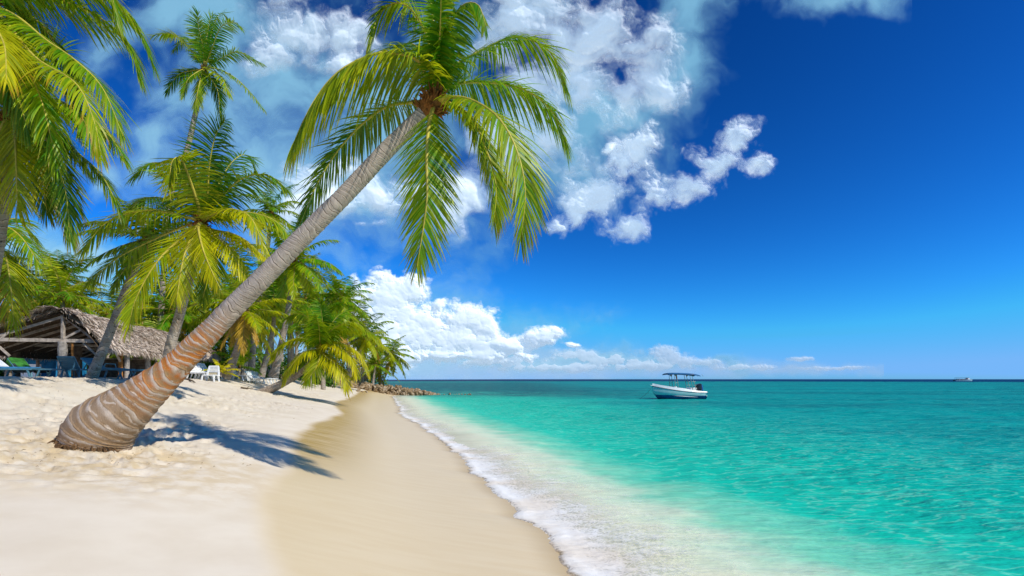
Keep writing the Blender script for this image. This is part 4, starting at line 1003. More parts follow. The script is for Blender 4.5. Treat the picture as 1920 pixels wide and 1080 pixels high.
def thatch(name, quads, parent, per_m2=90, blade=.38, seed=0, hang=.25, thick=.16):
    """roof slopes covered with overlapping dry palm blades; quads: ridgeA, ridgeB, eaveB, eaveA (local)"""
    r_ = np.random.default_rng(seed); Vs = []; Fs = []; rn = []; mi = []; off = 0
    for (ra, rb_, eb, ea) in quads:
        ra, rb_, eb, ea = [np.array(tuple(p), float) for p in (ra, rb_, eb, ea)]
        nrm = np.cross(eb-ra, ea-rb_); nrm /= np.linalg.norm(nrm)
        if nrm[2] < 0: nrm = -nrm
        area = np.linalg.norm(np.cross(rb_-ra, ea-ra))
        # sagging sheet
        gu, gv = 24, 12
        U, Vv = np.meshgrid(np.linspace(0, 1, gu), np.linspace(0, 1, gv))
        def surf(u, v):
            a = ra[None]*(1-u)[:, None]+rb_[None]*u[:, None]; b = ea[None]*(1-u)[:, None]+eb[None]*u[:, None]
            p = a*(1-v)[:, None]+b*v[:, None]
            p[:, 2] += .17*np.sin(np.pi*v)-.10*np.sin(np.pi*u)+.14*(vnoise(u*7, v*3, seed)-.5)
            return p
        P = surf(U.ravel(), Vv.ravel())
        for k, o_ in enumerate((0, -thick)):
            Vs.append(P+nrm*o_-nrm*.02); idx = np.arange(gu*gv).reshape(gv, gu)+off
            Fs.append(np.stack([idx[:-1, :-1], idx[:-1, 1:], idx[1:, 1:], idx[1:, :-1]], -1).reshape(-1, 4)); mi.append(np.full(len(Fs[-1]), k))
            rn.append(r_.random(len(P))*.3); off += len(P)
        n = int(area*per_m2); u = r_.random(n); v = r_.random(n)**.9
        ne = int(np.linalg.norm(eb-ea)*110); u = np.r_[u, r_.random(ne)]; v = np.r_[v, 1-.04*r_.random(ne)]
        edge = int(np.linalg.norm(ea-ra)*60)   # ragged verge
        u = np.r_[u, np.zeros(edge)+.015*r_.random(edge), 1-.015*r_.random(edge)]; v = np.r_[v, r_.random(edge), r_.random(edge)]
        m = len(u); p = surf(u, v)
        dn = (ea-ra)[None]*(1-u)[:, None]+(eb-rb_)[None]*u[:, None]; dn /= np.linalg.norm(dn, axis=1)[:, None]
        dn = dn+r_.normal(0, .28, (m, 3)); dn[:, 2] -= hang*(v > .93)*2.5; dn /= np.linalg.norm(dn, axis=1)[:, None]
        ac = np.cross(dn, nrm); ac /= np.linalg.norm(ac, axis=1)[:, None]
        ac = ac+nrm*r_.normal(0, .35, (m, 1))
        L = blade*(.5+r_.random(m)); w = .019*(.6+.9*r_.random(m)); lift = nrm[None]*(.01+.07*r_.random(m))[:, None]
        a0 = p+lift*.3; a1 = p+dn*(L*.55)[:, None]+lift; a2 = p+dn*L[:, None]+lift*.7-np.array((0, 0, 1))*(.06*r_.random(m))[:, None]
        W_ = ac*w[:, None]
        q = np.stack([a0-W_, a0+W_, a1-W_, a1+W_, a2-W_*.3, a2+W_*.3], 1).reshape(-1, 3)
        base = np.arange(m)[:, None]*6+off
        Vs.append(q); Fs.append(np.vstack([base+np.array([0, 1, 3, 2]), base+np.array([2, 3, 5, 4])])); mi.append(np.zeros(2*m))
        rn.append(np.repeat(r_.random(m), 6)); off += len(q)
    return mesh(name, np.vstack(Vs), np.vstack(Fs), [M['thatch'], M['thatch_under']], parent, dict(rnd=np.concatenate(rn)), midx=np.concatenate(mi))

# thatched pavilion: ridge runs away from the viewer, open gable in front
g0 = Vector((-21.1, 24.0, 0)); ax = Vector((-.27, .963, 0)).normalized(); rt_ = Vector((.963, .27, 0)).normalized()
gz = 2.46
pav = empty('thatched_pavilion', (g0.x, g0.y, gz), 'open wooden pavilion with a shaggy grey palm-thatch roof', 'pavilion')
def L_(a, r, z): return ax*a+rt_*r+Vector((0, 0, z-gz))
RZ, EZ, LEN = 5.62, 3.98, 11.8
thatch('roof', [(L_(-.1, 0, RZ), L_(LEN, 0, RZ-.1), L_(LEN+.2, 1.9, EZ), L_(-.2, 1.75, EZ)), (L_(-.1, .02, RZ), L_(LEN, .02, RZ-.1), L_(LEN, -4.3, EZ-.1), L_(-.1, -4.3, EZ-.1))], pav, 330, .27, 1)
b = MB(); b.tube([L_(.0, 0, RZ-.12), L_(2, .0, RZ-.06), L_(6, 0, RZ-.2), L_(LEN-.1, 0, RZ-.18)], [.12, .16, .15, .14], 10)
rd = b.build('ridge_pole', M['wood_dark'], pav)
thatch('ridge_cap', [(L_(-.3, -.02, RZ+.10), L_(LEN+.1, -.02, RZ-.02), L_(LEN+.1, .75, RZ-.38), L_(-.3, .75, RZ-.36)), (L_(-.3, .02, RZ+.10), L_(LEN+.1, .02, RZ-.02), L_(LEN+.1, -.9, RZ-.22), L_(-.3, -.9, RZ-.22))], pav, 340, .27, 8, thick=.05)
for i in range(10):
    b = MB(); a_ = .15+i*1.15
    b.bar(L_(a_, -.05, RZ-.28), L_(a_, -4.1, EZ-.22), .08, .11); b.build('rafter', M['wood'], pav)
for i in range(10):
    b = MB(); a_ = .2+i*1.15
    b.bar(L_(a_, .05, RZ-.3), L_(a_, 1.6, EZ-.08), .08, .1); b.build('rafter', M['wood'], pav)
BZ = 4.22
for (p, q_, w) in ((L_(.1, -4.4, BZ), L_(.1, 1.75, BZ), .16), (L_(4.0, -4.2, BZ-.02), L_(4.0, 1.6, BZ-.02), .14), (L_(8.0, -4.2, BZ-.02), L_(8.0, 1.6, BZ-.02), .14), (L_(11.4, -4.2, BZ-.02), L_(11.4, 1.6, BZ-.02), .14)):
    b = MB(); b.bar(p, q_, .1, w); b.build('tie_beam', M['wood'], pav)
for r_o in (-3.95, 1.4):
    b = MB(); b.bar(L_(.18, r_o, BZ-.15), L_(LEN, r_o, BZ-.15), .1, .16); b.build('eave_beam', M['wood'], pav)
b = MB(); b.bar(L_(.1, 0, BZ+.08), L_(.1, 0, RZ-.2), .12); b.build('king_post', M['wood'], pav)
for (p, q_) in ((L_(.1, .06, BZ+.1), L_(.1, .75, RZ-.85)), (L_(.2, 1.38, BZ-.75), L_(.2, .75, BZ-.1)), (L_(.2, -2.1, BZ-.75), L_(.2, -2.7, BZ-.1)), (L_(.1, -2.35, BZ+.05), L_(.1, -2.0, BZ+.45)), (L_(2.3, 1.42, BZ-.9), L_(1.5, 1.42, BZ-.2))):
    b = MB(); b.bar(p, q_, .07, .09); b.build('brace', M['wood'], pav)
for (a_, r_o, rad, mt) in ((.1, -.02, .18, 'post'), (.15, .34, .045, 'orange_post'), (.1, -3.9, .17, 'post'), (2.4, 1.4, .10, 'orange_post'), (2.55, 1.62, .12, 'post'), (5.8, 1.4, .13, 'post'), (9.4, 1.4, .13, 'post'), (4.0, -1.2, .18, 'wood_dark'), (4.0, -3.9, .16, 'wood_dark'), (8, -3.9, .16, 'wood_dark'), (11.4, 1.4, .14, 'post'), (11.4, -1.3, .14, 'wood_dark'), (11.4, -3.9, .14, 'wood_dark')):
    b = MB(); p0 = L_(a_, r_o, gz-.1); p1 = L_(a_, r_o, BZ-.05)
    b.tube([p0+(p1-p0)*(k/8) for k in range(9)], [rad*(1+.06*math.sin(k*2.3)) for k in range(9)], 12)
    b.build('post', M[mt], pav)
# counter with drying palm leaves inside
b = MB(); b.box(L_(7.2, -.4, gz+.55), (2.8, .5, 1.1), Matrix.Rotation(math.atan2(rt_.y, rt_.x), 3, 'Z')); b.build('counter', M['wood_dark'], pav, bevel=.02)
b = MB(); b.box(L_(7.1, -.4, gz+1.15), (3.0, .62, .06), Matrix.Rotation(math.atan2(rt_.y, rt_.x), 3, 'Z')); b.build('counter_top', M['wood'], pav)

# blue hut seen through the pavilion
hb = Vector((-31.6, 34.0, 2.48))
hut = empty('beach_hut', hb, 'small blue-walled hut with dark thatch seen under the left end of the pavilion', 'hut')
b = MB(); b.box((0, 1.2, .8), (4.6, .12, 1.6)); b.build('back_wall', M['blue_wall'], hut)
b = MB(); b.box((1.9, .6, .8), (.12, 1.08, 1.6)); b.build('side_wall', M['blue_wall'], hut)
for x_ in (-2.1, -.6, .9, 2.2):
    b = MB(); b.tube([(x_, -.9, -.1), (x_+.05, -.9, .9), (x_, -.9, 1.9)], [.1, .09, .09], 8); b.build('post', M['blue_wall' if x_ in (-.6, 2.2) else 'wood_dark'], hut)
b = MB(); b.box((.2, -.6, .45), (1.3, .08, .9)); b.build('white_board', M['white_plastic'], hut)
thatch('roof', [((-2.4, .2, 3.2), (2.4, .2, 3.2), (2.9, -1.4, 1.75), (-2.9, -1.4, 1.75)), ((-2.4, .25, 3.2), (2.4, .25, 3.2), (2.9, 1.9, 1.8), (-2.9, 1.9, 1.8))], hut, 90, .4, 4)

# thatched parasol beyond the leaning trunk
pp = at(374, 711, 37.0); pz = ground_z(pp.x, 37.0)
par = empty('thatched_parasol', (pp.x, 37.0, pz), 'round palm-thatch beach parasol on a pole above the white loungers', 'parasol')
qs = []
for k in range(10):
    a0, a1 = 2*math.pi*k/10, 2*math.pi*(k+1)/10
    qs.append(((.06*math.cos(a0), .06*math.sin(a0), 2.2), (.06*math.cos(a1), .06*math.sin(a1), 2.2), (1.05*math.cos(a1), 1.05*math.sin(a1), 1.62), (1.05*math.cos(a0), 1.05*math.sin(a0), 1.62)))
thatch('canopy', qs, par, 170, .34, 6, thick=.06)
b = MB(); b.tube([(0, 0, -.1), (.02, 0, 1), (0, 0, 2.1)], [.11, .10, .08], 10); b.build('pole', M['post'], par)

# ------------------------------------------------------------------ sun loungers
def make_lounger(label, px, Yq, rz, mat, back=50, group='sun loungers on the beach', cushion=None, towel=None, arms=False, z=None, at_x=None):
    X_ = at_x if at_x is not None else (px-960)/F*Yq
    gz_ = ground_z(X_, Yq)
    rt = empty('sun_lounger', (X_, Yq, gz_+.01 if z is None else z), label, 'sun lounger', group, R(rz))
    W_, H_ = .66, .36; sl = 1.25; bl = .78; ca, sa = math.cos(R(back)), math.sin(R(back))
    b = MB()                                               # seat: side rails + slats, foot end at +x
    for s_ in (-1, 1): b.box((sl/2, s_*(W_/2-.03), H_), (sl, .05, .07))
    for k in range(9): b.box((.07+k*(sl-.1)/8, 0, H_+.012), (.105, W_-.112, .03))
    b.build('seat', M[mat], rt, bevel=.008)
    b = MB(); m3 = Matrix.Rotation(R(back), 3, 'Y')        # backrest rises towards -x
    for s_ in (-1, 1): b.bar((0, s_*(W_/2-.03), H_), (-bl*ca, s_*(W_/2-.05), H_+bl*sa), .05, .06)
    for k in range(6):
        f_ = (.10+k*.128)
        b.box((-f_*ca, 0, H_+f_*sa), (.105, W_-.115, .028), m3)
    b.bar((-bl*ca, -W_/2+.03, H_+bl*sa), (-bl*ca, W_/2-.03, H_+bl*sa), .05, .08)
    b.build('backrest', M[mat], rt, bevel=.008)
    if back > 25:
        b = MB()
        for s_ in (-1, 1): b.bar((-bl*.62*ca, s_*(W_/2-.09), H_+bl*.62*sa), (-bl*.62*ca-.20, s_*(W_/2-.09), H_-.02), .035)
        for s_ in (-1, 1): b.bar((-.005, s_*(W_/2-.145), H_-.012), (-bl*.62*ca-.3, s_*(W_/2-.145), H_-.012), .05)
        b.build('back_support', M[mat], rt)
    for x_, dx in ((-.02, -.14), (sl-.18, .12)):
        for s_ in (-1, 1):
            b = MB(); b.bar((x_, s_*(W_/2-.035), H_-.036), (x_+dx, s_*(W_/2-.015), -.02), .05, .06); b.build('leg', M[mat], rt)
    if arms:
        for s_ in (-1, 1):
            b = MB(); b.tube([(.35, s_*(W_/2+.02), H_+.03), (.30, s_*(W_/2+.03), H_+.24), (-.15, s_*(W_/2+.03), H_+.26), (-.22, s_*(W_/2), H_+.03)], .025, 6); b.build('armrest', M[mat], rt)
    if cushion:
        b = MB(); b.box((sl/2, 0, H_+.065), (sl-.04, W_-.08, .07)); b.build('seat_cushion', M[cushion], rt, bevel=.02)
        b = MB(); b.box((-.42*ca+.05*sa, 0, H_+.42*sa+.05*ca+.02), (.72, W_-.1, .07), m3); b.build('back_cushion', M['white_cushion'], rt, bevel=.02)
    if towel:
        to = [(1.2, .05), (.9, .075), (.4, .07), (.05, .07)]
        P = [Vector((x_, 0, H_+h_)) for x_, h_ in to]+[Vector((-f_*ca+.06*sa, 0, H_+f_*sa+.06*ca)) for f_ in (.1, .4, .8)]+[Vector((-.84*ca-.05, 0, H_+.80*sa)), Vector((-.84*ca-.12, 0, H_+.30*sa)), Vector((-.84*ca-.13, 0, H_-.02))]
        V_ = []; 
        for i, p in enumerate(P):
            for k in range(9):
                y_ = (k/8-.5)*(W_+.10); dz = -.22 if k in (0, 8) else (-.02 if k in (1, 7) else .012*math.sin(i*2+k))
                V_.append(p+Vector((0, y_*(1 if k not in (0, 8) else .98), dz)))
        F2 = [(i*9+k, i*9+k+1, (i+1)*9+k+1, (i+1)*9+k) for i in range(len(P)-1) for k in range(8)]
        tw = mesh('beach_towel', V_, F2, [M['dark_towel'], M['green_towel']], None, midx=[1 if ((i in (4, 5, 6, 7) and 2 <= k <= 6) or i == 5) else 0 for i in range(len(P)-1) for k in range(8)], smooth=True)
        tw.location = rt.location; tw.rotation_euler = rt.rotation_euler
        md = tw.modifiers.new('thick', 'SOLIDIFY'); md.thickness = .012
        tag(tw, 'dark and bright green beach towel draped over a lounger under the pavilion', 'towel')
    return rt
BL = 'blue loungers in front of the pavilion'; WL = 'white loungers in the grove'
make_lounger('blue lounger with pale cushions at the far left edge', 8, 22.3, 10, 'blue_plastic', 42, BL, cushion='sky_cushion')
make_lounger('blue lounger hidden under the dark and green towel', 45, 23.0, -20, 'blue_plastic', 38, BL, towel=True)
make_lounger('flat blue lounger left of the main pavilion post', 86, 22.6, 4, 'blue_plastic', 4, BL, cushion=None)
make_lounger('blue lounger with its broad backrest turned to the viewer beside the pavilion post', 134, 22.4, 112, 'blue_plastic', 42, BL)
make_lounger('blue lounger seen side-on with raised back against the thick grey trunk', 190, 21.6, -4, 'blue_plastic', 36, BL, arms=True)
make_lounger('flat blue lounger right of the thick grey trunk', 238, 21.5, 3, 'blue_plastic', 5, BL)
make_lounger('flat blue lounger closest to the leaning trunk', 262, 23.0, 8, 'blue_plastic', 6, BL)
ws = 'second third fourth'.split()
for i, nm in enumerate(('nearest white lounger of the slanting row beside the leaning trunk', 'second white lounger from the front in the slanting row', 'middle white lounger in the slanting row of five', 'fourth white lounger from the front in the slanting row', 'farthest white lounger in the slanting row by the leaning trunk')):
    Yq = 31.0+i*.85
    make_lounger(nm, 362+6.2*i, Yq, -12, 'white_plastic', 55, WL)
for i, nm in enumerate(('nearer white lounger of the pair right of the curved trunk', 'farther white lounger of the pair right of the curved trunk')):
    make_lounger(nm, 434+9*i, 36+i, -10, 'white_plastic', 50, WL)
for i, nm in enumerate(('leftmost white lounger of the trio by the thin straight trunk', 'middle white lounger of the trio by the thin straight trunk', 'rightmost white lounger of the trio by the thin straight trunk')):
    make_lounger(nm, 476+7*i, 37.5+i*.8, -14, 'white_plastic', 42, WL)
# white chair with a beige seat, turned away
cp = at(399, 711, 30.0); cz = ground_z(cp.x, 30.0)
ch = empty('plastic_chair', (cp.x, 30.0, cz+.01), 'white plastic chair with beige panel turned away beside the row of loungers', 'chair')
b = MB()
def plate(mb, pts, th):
    pts = [Vector(p) for p in pts]; n = len(pts); q_ = [p+Vector((0, th, 0)) for p in pts]
    mb.add(pts+q_, [tuple(range(n)), tuple(range(2*n-1, n-1, -1))]+[(i, i+n, (i+1) % n+n, (i+1) % n) for i in range(n)])
for s_ in (-1, 1): b.bar((s_*.36, 0, .28), (s_*.25, .12, .88), .07, .10)
b.bar((-.27, .12, .86), (.27, .12, .86), .07, .14)
for k in range(5): b.bar((-.3+.004*k, .10-.01*k, .80-.06*k), (.3-.004*k, .10-.01*k, .80-.06*k), .03, .05)
b.build('backrest', M['white_plastic'], ch, bevel=.01)
b = MB(); plate(b, [(-.30, .04, .36), (.30, .04, .36), (.26, .09, .60), (-.26, .09, .60)], .03); b.build('back_panel', M['beige'], ch)
b = MB(); b.box((0, -.25, .36), (.66, .52, .06)); b.build('seat', M['white_plastic'], ch, bevel=.015)
for x_ in (-.33, .33):
    for y_ in (.0, -.48):
        b = MB(); b.bar((x_*.92, y_, .34), (x_*1.15, y_*1.05, -.02), .06, .07); b.build('leg', M['white_plastic'], ch)

# ------------------------------------------------------------------ driftwood and sand litter
M['driftwood'] = simple('driftwood', (.16, .12, .085), .9, .1, .25, 6, .3)
for (pts, r_, lab) in (([(342, 711), (352, 712), (361, 715), (366, 718)], .05, 'dark crooked driftwood branch on the sand right of the leaning trunk'), ([(452, 727), (462, 729), (474, 730)], .05, 'short dark driftwood stick left of the young leaning palm')):
    P = [hit(px, py+1)+Vector((0, 0, .05)) for px, py in pts]
    b = MB(); c0 = P[0].copy(); b.tube([p-c0 for p in P], [r_, r_*1.1, r_*.8, r_*.4][:len(P)], 7)
    b.tube([P[1]-c0, P[1]-c0+Vector((.25, -.15, .12))], [r_*.5, r_*.2], 5)
    o = b.build('driftwood', M['driftwood']); o.location = c0; tag(o, lab, 'driftwood', 'driftwood on the sand')
b = MB(); rl = random.Random(12)
for i in range(300):
    px = rl.uniform(10, 640); py = rl.uniform(716, 880)
    p = hit(px, py)
    if float(np.interp(p.y, WETY, WETS))+.6 > float(inland(p.x, p.y)): continue
    if vnoise(np.array([p.x*.35+4]), np.array([p.y*.5]), 21)[0] < .42 and rl.random() < .75: continue
    a = rl.uniform(0, 6.28); l = rl.uniform(.015, .05); d = Vector((math.cos(a), math.sin(a), rl.uniform(-.1, .2)))*l
    zz_ = .012+.03*rl.random()
    b.tube([p+Vector((0, 0, zz_)), p+d*.5+Vector((0, 0, zz_+.01)), p+d+Vector((0, 0, zz_))], [.004, .005, .002], 4)
o = b.build('sand_litter', simple('dry_litter', (.40, .29, .17), .9, .1, .3, 6)); tag(o, kind='stuff')

# ------------------------------------------------------------------ rocks
import bmesh
m, t, bs = material('reef_rock')
inf = t.add('ShaderNodeObjectInfo'); co = obj_co(t)
nz = t.noise(co, 3.0, 8, .65)
c = t.mix(t.smooth(nz, .35, .65), (.10, .062, .03), (.47, .33, .19))
c = t.mix(t.math('MULTIPLY', t.smooth(t.noise(co, 1.3, 4, .6), .5, .65), .6), c, (.60, .52, .42))
c = t.mix(t.math('MULTIPLY', inf.outputs['Random'], .55), c, (.19, .135, .075))
setp(t, bs, col=c, rough=.85, spec=.15, normal=bump(t, nz, .8, .06))
M['rock'] = m
rmesh = []
for k in range(7):
    bm = bmesh.new(); bmesh.ops.create_icosphere(bm, subdivisions=3, radius=.5)
    rk = random.Random(k); dirs = [Vector((rk.gauss(0, 1), rk.gauss(0, 1), rk.gauss(0, 1))).normalized() for _ in range(9)]
    for v in bm.verts:
        n = v.co.normalized(); r_ = .5
        for d in dirs: r_ = min(r_, (.30+.12*rk.random()*0+.1*((hash(tuple(d)) % 97)/97))/max(.05, n.dot(d))) if n.dot(d) > .5 else r_
        v.co = n*r_*(1+.10*(vnoise(np.array([n.x*4+k]), np.array([n.y*4+n.z*3]), 5)[0]-.5))
    me = bpy.data.meshes.new('rock'); bm.to_mesh(me); bm.free(); me.materials.append(M['rock']); rmesh.append(me)
rr_ = random.Random(99); cnt = 0
def put_rock(x, y, z, s_):
    o = bpy.data.objects.new('rock', rmesh[rr_.randrange(7)]); COL.objects.link(o)
    o.location = (x, y, z); o.rotation_euler = (rr_.uniform(0, 6), rr_.uniform(0, 6), rr_.uniform(0, 6)); o.scale = (s_*rr_.uniform(.9, 1.4), s_*rr_.uniform(.8, 1.1), s_*rr_.uniform(.7, 1.0))
    tag(o, 'rough brown boulder in the low rock spit at the end of the beach', 'rock', 'boulders of the rock spit')
for i in range(250):
    f_ = i/250; x = -26+13.8*f_**.9+rr_.uniform(-.5, .5)
    half = float(np.interp(x, [-26, -20, -16, -12.2], [1.6, 2.4, 2.1, .7])); hh_ = float(np.interp(x, [-26, -21, -17, -14, -12], [.55, .85, 1.0, .65, .2]))
    yc = float(np.interp(x, [-26, -17, -12], [75.5, 79.2, 79.8])); dy = rr_.uniform(-1, 1)
    y = yc+dy*half
    gz_ = max(ground_z(x, y), -.15)
    z = gz_+hh_*(1-dy*dy)*rr_.uniform(.5, 1)+.05
    put_rock(x, y, z, rr_.uniform(.55, 1.05)*(1 if x < -14 else .8))
for i in range(14): put_rock(-12+i*.42+rr_.uniform(-.2, .2), 79.6+rr_.uniform(-.4, .4), rr_.uniform(-.08, .08), rr_.uniform(.25, .5))
for i in range(26):
    px = rr_.uniform(600, 690); Yq = rr_.uniform(62, 74); x = (px-960)/F*Yq
    put_rock(x, Yq, ground_z(x, Yq)+.04, rr_.uniform(.2, .5))

# ------------------------------------------------------------------ motorboat
M['hull'] = simple('hull_paint', (.50, .72, .70), .4, .5, .07, 1.6)
M['hull_white'] = simple('white_gelcoat', (.80, .83, .82), .35, .5, .04, 2)
M['hull_blue'] = simple('blue_bottom_paint', (.012, .085, .25), .6, .3, .2, 2.5)
M['rail_dark'] = simple('dark_rubber', (.025, .03, .045), .6, .3, .1, 4)
M['canvas_blue'] = simple('blue_canvas', (.012, .11, .26), .7, .2, .15, 2)
M['alloy'] = simple('painted_tube', (.30, .33, .27), .4, .5, .1, 5)
M['motor'] = simple('motor_cowl', (.018, .022, .035), .3, .5, .1, 5)
M['motor_blue'] = simple('motor_trim', (.02, .16, .50), .35, .5, .1, 5)
M['orange'] = simple('orange_knee', (.45, .20, .05), .6, .3, .1, 5)
M['red'] = simple('red_float', (.50, .05, .04), .5, .3, .1, 5)
Yb = 64.0; Lb = 6.65
boat = empty('motorboat', ((1319-960)/F*Yb, Yb, 0), 'white open motorboat with blue bottom and blue T-top canopy anchored offshore', 'boat', rz=R(180+7))
# x runs from the transom (0) to the bow (Lb)
ns = 26
def st(x):
    u = x/Lb
    hb_ = 1.12*(1-max(0, (u-.45)/.55)**2.1)*(.90+.1*min(1, u/.3))
    sheer = .74+.10*u+.72*u**2.2
    keel = -.38+.30*max(0, (u-.55)/.45)**2*1.2+.95*max(0, (u-.86)/.14)**1.5
    chine = .02+.55*u**3
    return max(hb_, .015), sheer, min(keel, sheer-.12), chine
def loft(prof, flip=False):
    V_ = []; F_ = []; k = None
    for i in range(ns+1):
        x = Lb*i/ns; row = prof(x)
        k = len(row); V_ += [Vector((x+p[2] if len(p) > 2 else x, p[0], p[1])) for p in row]
    for i in range(ns):
        for j in range(k-1): F_.append((i*k+j, i*k+j+1, (i+1)*k+j+1, (i+1)*k+j))
    return V_, F_, k
def both(f): return f
def hull_row(x):
    hb_, sh_, ke, chn = st(x); u = x/Lb; wl = .36+.10*u+.06*u*u
    wl = max(min(wl, sh_-.05), ke+.02)
    c_ = max(min(chn, wl-.02), ke+.01)
    fl = .80-.25*u
    side = [(0, ke), (hb_*fl*.98, c_), (hb_*(fl+(1-fl)*.55), wl), (hb_*.985, (wl+sh_)*.52), (hb_, sh_)]
    full = [(-a, z) for a, z in reversed(side)]+side[1:]
    return full
V_, F_, k = loft(hull_row)
mi = []
for i in range(ns):
    for j in range(k-1): mi.append(1 if j in (2, 3, 4, 5) else 0)
F_.append(tuple(range(k))); mi.append(0)
hl = mesh('hull', V_, F_, [M['hull'], M['hull_blue']], boat, midx=mi, smooth=True)
# inner liner and coaming: seen from above as a white band
def liner(x):
    hb_, sh_, ke, chn = st(x); u = x/Lb; h2 = max(hb_-.10, .01); h3 = max(hb_-.16, .008); fz = max(ke+.2, .18+.5*u*u)
    fz = min(fz, sh_-.05)
    return [(-hb_, sh_), (-h2-.0, sh_+.16+.26*min(1,max(0,u-.12)*3)*(1-.35*u)), (-h3, sh_+.16+.26*min(1,max(0,u-.12)*3)*(1-.35*u)), (-h3*.96, fz), (h3*.96, fz), (h3, sh_+.16+.26*min(1,max(0,u-.12)*3)*(1-.35*u)), (h2, sh_+.16+.26*min(1,max(0,u-.12)*3)*(1-.35*u)), (hb_, sh_)]
V_, F_, k = loft(liner); mesh('deck_liner', V_, F_, [M['hull_white']], boat)
for s_ in (-1, 1):
    b = MB(); b.tube([(Lb*i/ns, s_*(st(Lb*i/ns)[0]+.02), st(Lb*i/ns)[1]) for i in range(ns+1)], .035, 6); b.build('rub_rail', M['rail_dark'], boat)
b = MB(); b.box((.06, 0, .60), (.1, 1.9, .62)); b.build('transom', M['hull_white'], boat, bevel=.02)
b = MB(); b.bar((Lb-.15, 0, 1.62), (Lb+.28, 0, 1.66), .22, .06); b.box((Lb-.3, 0, 1.66), (.16, .14, .16)); b.build('bow_pulpit', M['hull_white'], boat, bevel=.015)
b = MB(); b.box((1.6, 0, .95), (.8, 1.2, .8)); b.build('helm_seat', M['hull_white'], boat, bevel=.05)
b = MB(); b.box((3.6, 0, .85), (.6, .7, .9)); b.box((3.75, 0, 1.38), (.3, .6, .22)); b.build('console', M['hull_white'], boat, bevel=.06)
# T-top
b = MB(); V_ = []; F_ = []
nx = 14
for i in range(nx+1):
    for j in range(7):
        u = i/nx; v = j/6-.5
        V_.append(Vector((.85+4.15*u, v*1.75, 3.00+.22*u*(1.3-u*.6)-.16*(2*v)**2-.10*(2*u-1)**4)))
F_ = [(i*7+j, i*7+j+1, (i+1)*7+j+1, (i+1)*7+j) for i in range(nx) for j in range(6)]
cn = mesh('canopy', V_, F_, [M['canvas_blue']], boat, smooth=True); md = cn.modifiers.new('thick', 'SOLIDIFY'); md.thickness = .07
for s_ in (-1, 1):
    for (xa, xb) in ((4.02, 4.16), (3.62, 3.86), (1.75, 2.2), (1.3, 1.95)):
        b = MB(); b.tube([(xa, s_*.80, .85), ((xa+xb)/2, s_*.80, 2.0), (xb, s_*.74, 3.0)], .032, 8); b.build('canopy_post', M['alloy'], boat)
    for (x0, x1, z) in ((3.62, 4.02, 1.25), (3.7, 4.08, 1.95), (1.22, 1.62, 1.2), (1.4, 1.8, 2.1), (1.3, 1.7, 1.65)):
        b = MB(); b.tube([(x0+.02, s_*.80, z), (x1+.04, s_*.80, z)], .022, 6); b.build('ladder_rung', M['alloy'], boat)
    for xk in (3.95, 1.85):
        b = MB(); plate(b, [(xk-.25, s_*.70, 3.04), (xk+.25, s_*.70, 3.04), (xk, s_*.70, 2.72)], .04); b.build('knee_bracket', M['orange'], boat)
b = MB(); b.tube([(.62, -.7, 2.98), (.45, -.7, 2.9), (.42, -.7, 2.72)], .02, 6); b.tube([(.62, .7, 2.98), (.45, .7, 2.9), (.42, .7, 2.72)], .02, 6); b.build('rod_holder', M['alloy'], boat)
b = MB(); b.tube([(3.35, -.4, 2.95), (3.35, -.4, 2.7), (3.34, -.4, 2.4)], [.05, .10, .04], 8); b.build('hanging_float', M['red'], boat)
b = MB(); b.tube([(.67, 0, 1.82), (.65, 0, 1.74), (.65, 0, 1.15), (.68, 0, 1.0)], [.26, .40, .40, .26], 14); b.build('outboard_motor', M['motor'], boat, smooth=False)
ob = boat.children[-1]
b = MB(); b.bar((.27, 0, 1.74), (.12, 0, .98), .3, .1); b.build('cowl_trim', M['motor_blue'], ob)
b = MB(); b.box((.66, 0, .70), (.2, .2, .8)); b.box((-.12, 0, .1), (.2, .12, .9)); b.build('motor_leg', M['motor'], ob, bevel=.02)
b = MB(); b.tube([(Lb-.2, -.15, 1.5), (Lb-.5, -.55, .9), (Lb-.95, -.75, .42)], .016, 5); b.build('mooring_line', M['rail_dark'], boat)
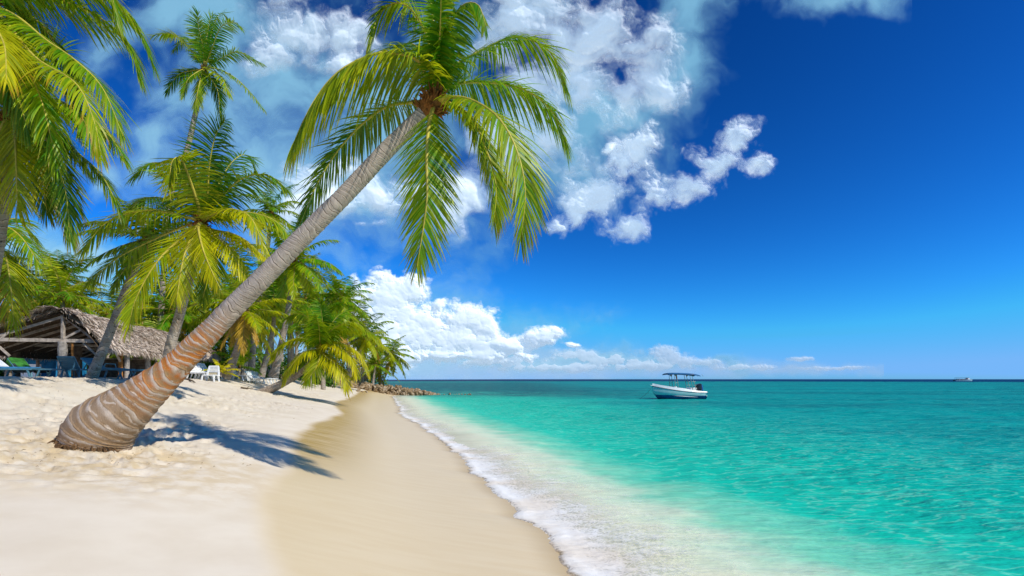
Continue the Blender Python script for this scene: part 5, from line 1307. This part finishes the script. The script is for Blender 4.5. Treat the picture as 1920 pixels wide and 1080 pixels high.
b = MB(); b.tube([(Lb, 0, 1.5), (Lb+.6, -.1, .7), (Lb+1.6, -.3, -.1)], .016, 5); b.build('anchor_rope', M['rail_dark'], boat)

# far passenger boat
Yf_ = 650.0
M['far_hull'] = simple('far_hull', (.24, .42, .50), .5, .3, .1, .3)
fb = empty('passenger_boat', ((1806-960)/F*Yf_, Yf_, 0), 'long low passenger boat with a flat sunroof far off on the horizon', 'boat')
b = MB(); sec = []
V_ = []; F_ = []
for i, (x, hb_, ke, sh_) in enumerate(((-12, 2.4, -.4, 1.6), (-8, 2.8, -.5, 1.7), (0, 2.9, -.5, 1.9), (6, 2.6, -.4, 2.2), (10, 1.4, -.1, 2.6), (12.6, .1, .9, 3.0))):
    V_ += [Vector(p) for p in ((x, -hb_, sh_), (x, -hb_*.8, ke), (x, hb_*.8, ke), (x, hb_, sh_))]
for i in range(5):
    for j in range(4): F_.append((i*4+j, i*4+(j+1) % 4, (i+1)*4+(j+1) % 4, (i+1)*4+j))
F_ += [(0, 1, 2, 3), (20, 23, 22, 21)]
mesh('hull', V_, F_, [M['far_hull']], fb)
fb.scale = (.93, .93, .93)
b = MB(); b.box((-2.0, 0, 4.55), (15.5, 5.2, .25)); b.build('sunroof', M['rail_dark'], fb)
b = MB(); V2 = [(5.2, -2, 2.1), (8.6, -1.6, 2.5), (6.3, -1.8, 4.3), (4.6, -2, 4.4)]
b.add([Vector(p) for p in V2]+[Vector((p[0], -p[1], p[2])) for p in V2], [(0, 1, 2, 3), (7, 6, 5, 4), (1, 5, 6, 2), (3, 2, 6, 7), (0, 3, 7, 4)]); b.build('cabin', M['hull_white'], fb)
for i in range(7):
    for s_ in (-1, 1):
        b = MB(); b.bar((-9.3+i*2.2, s_*2.4, 1.6), (-9.3+i*2.2, s_*2.4, 4.44), .16); b.build('roof_post', M['hull_white'], fb)
for i in range(6):
    b = MB(); b.box((-8.2+i*2.2, 0, 2.2), (.5, 4.2, 1.1)); b.build('bench', M['red'] if i % 2 else M['motor'], fb)
b = MB(); b.box((-12.6, 0, 1.2), (1.0, 1.6, 1.8)); b.build('outboard_motor', M['motor'], fb)
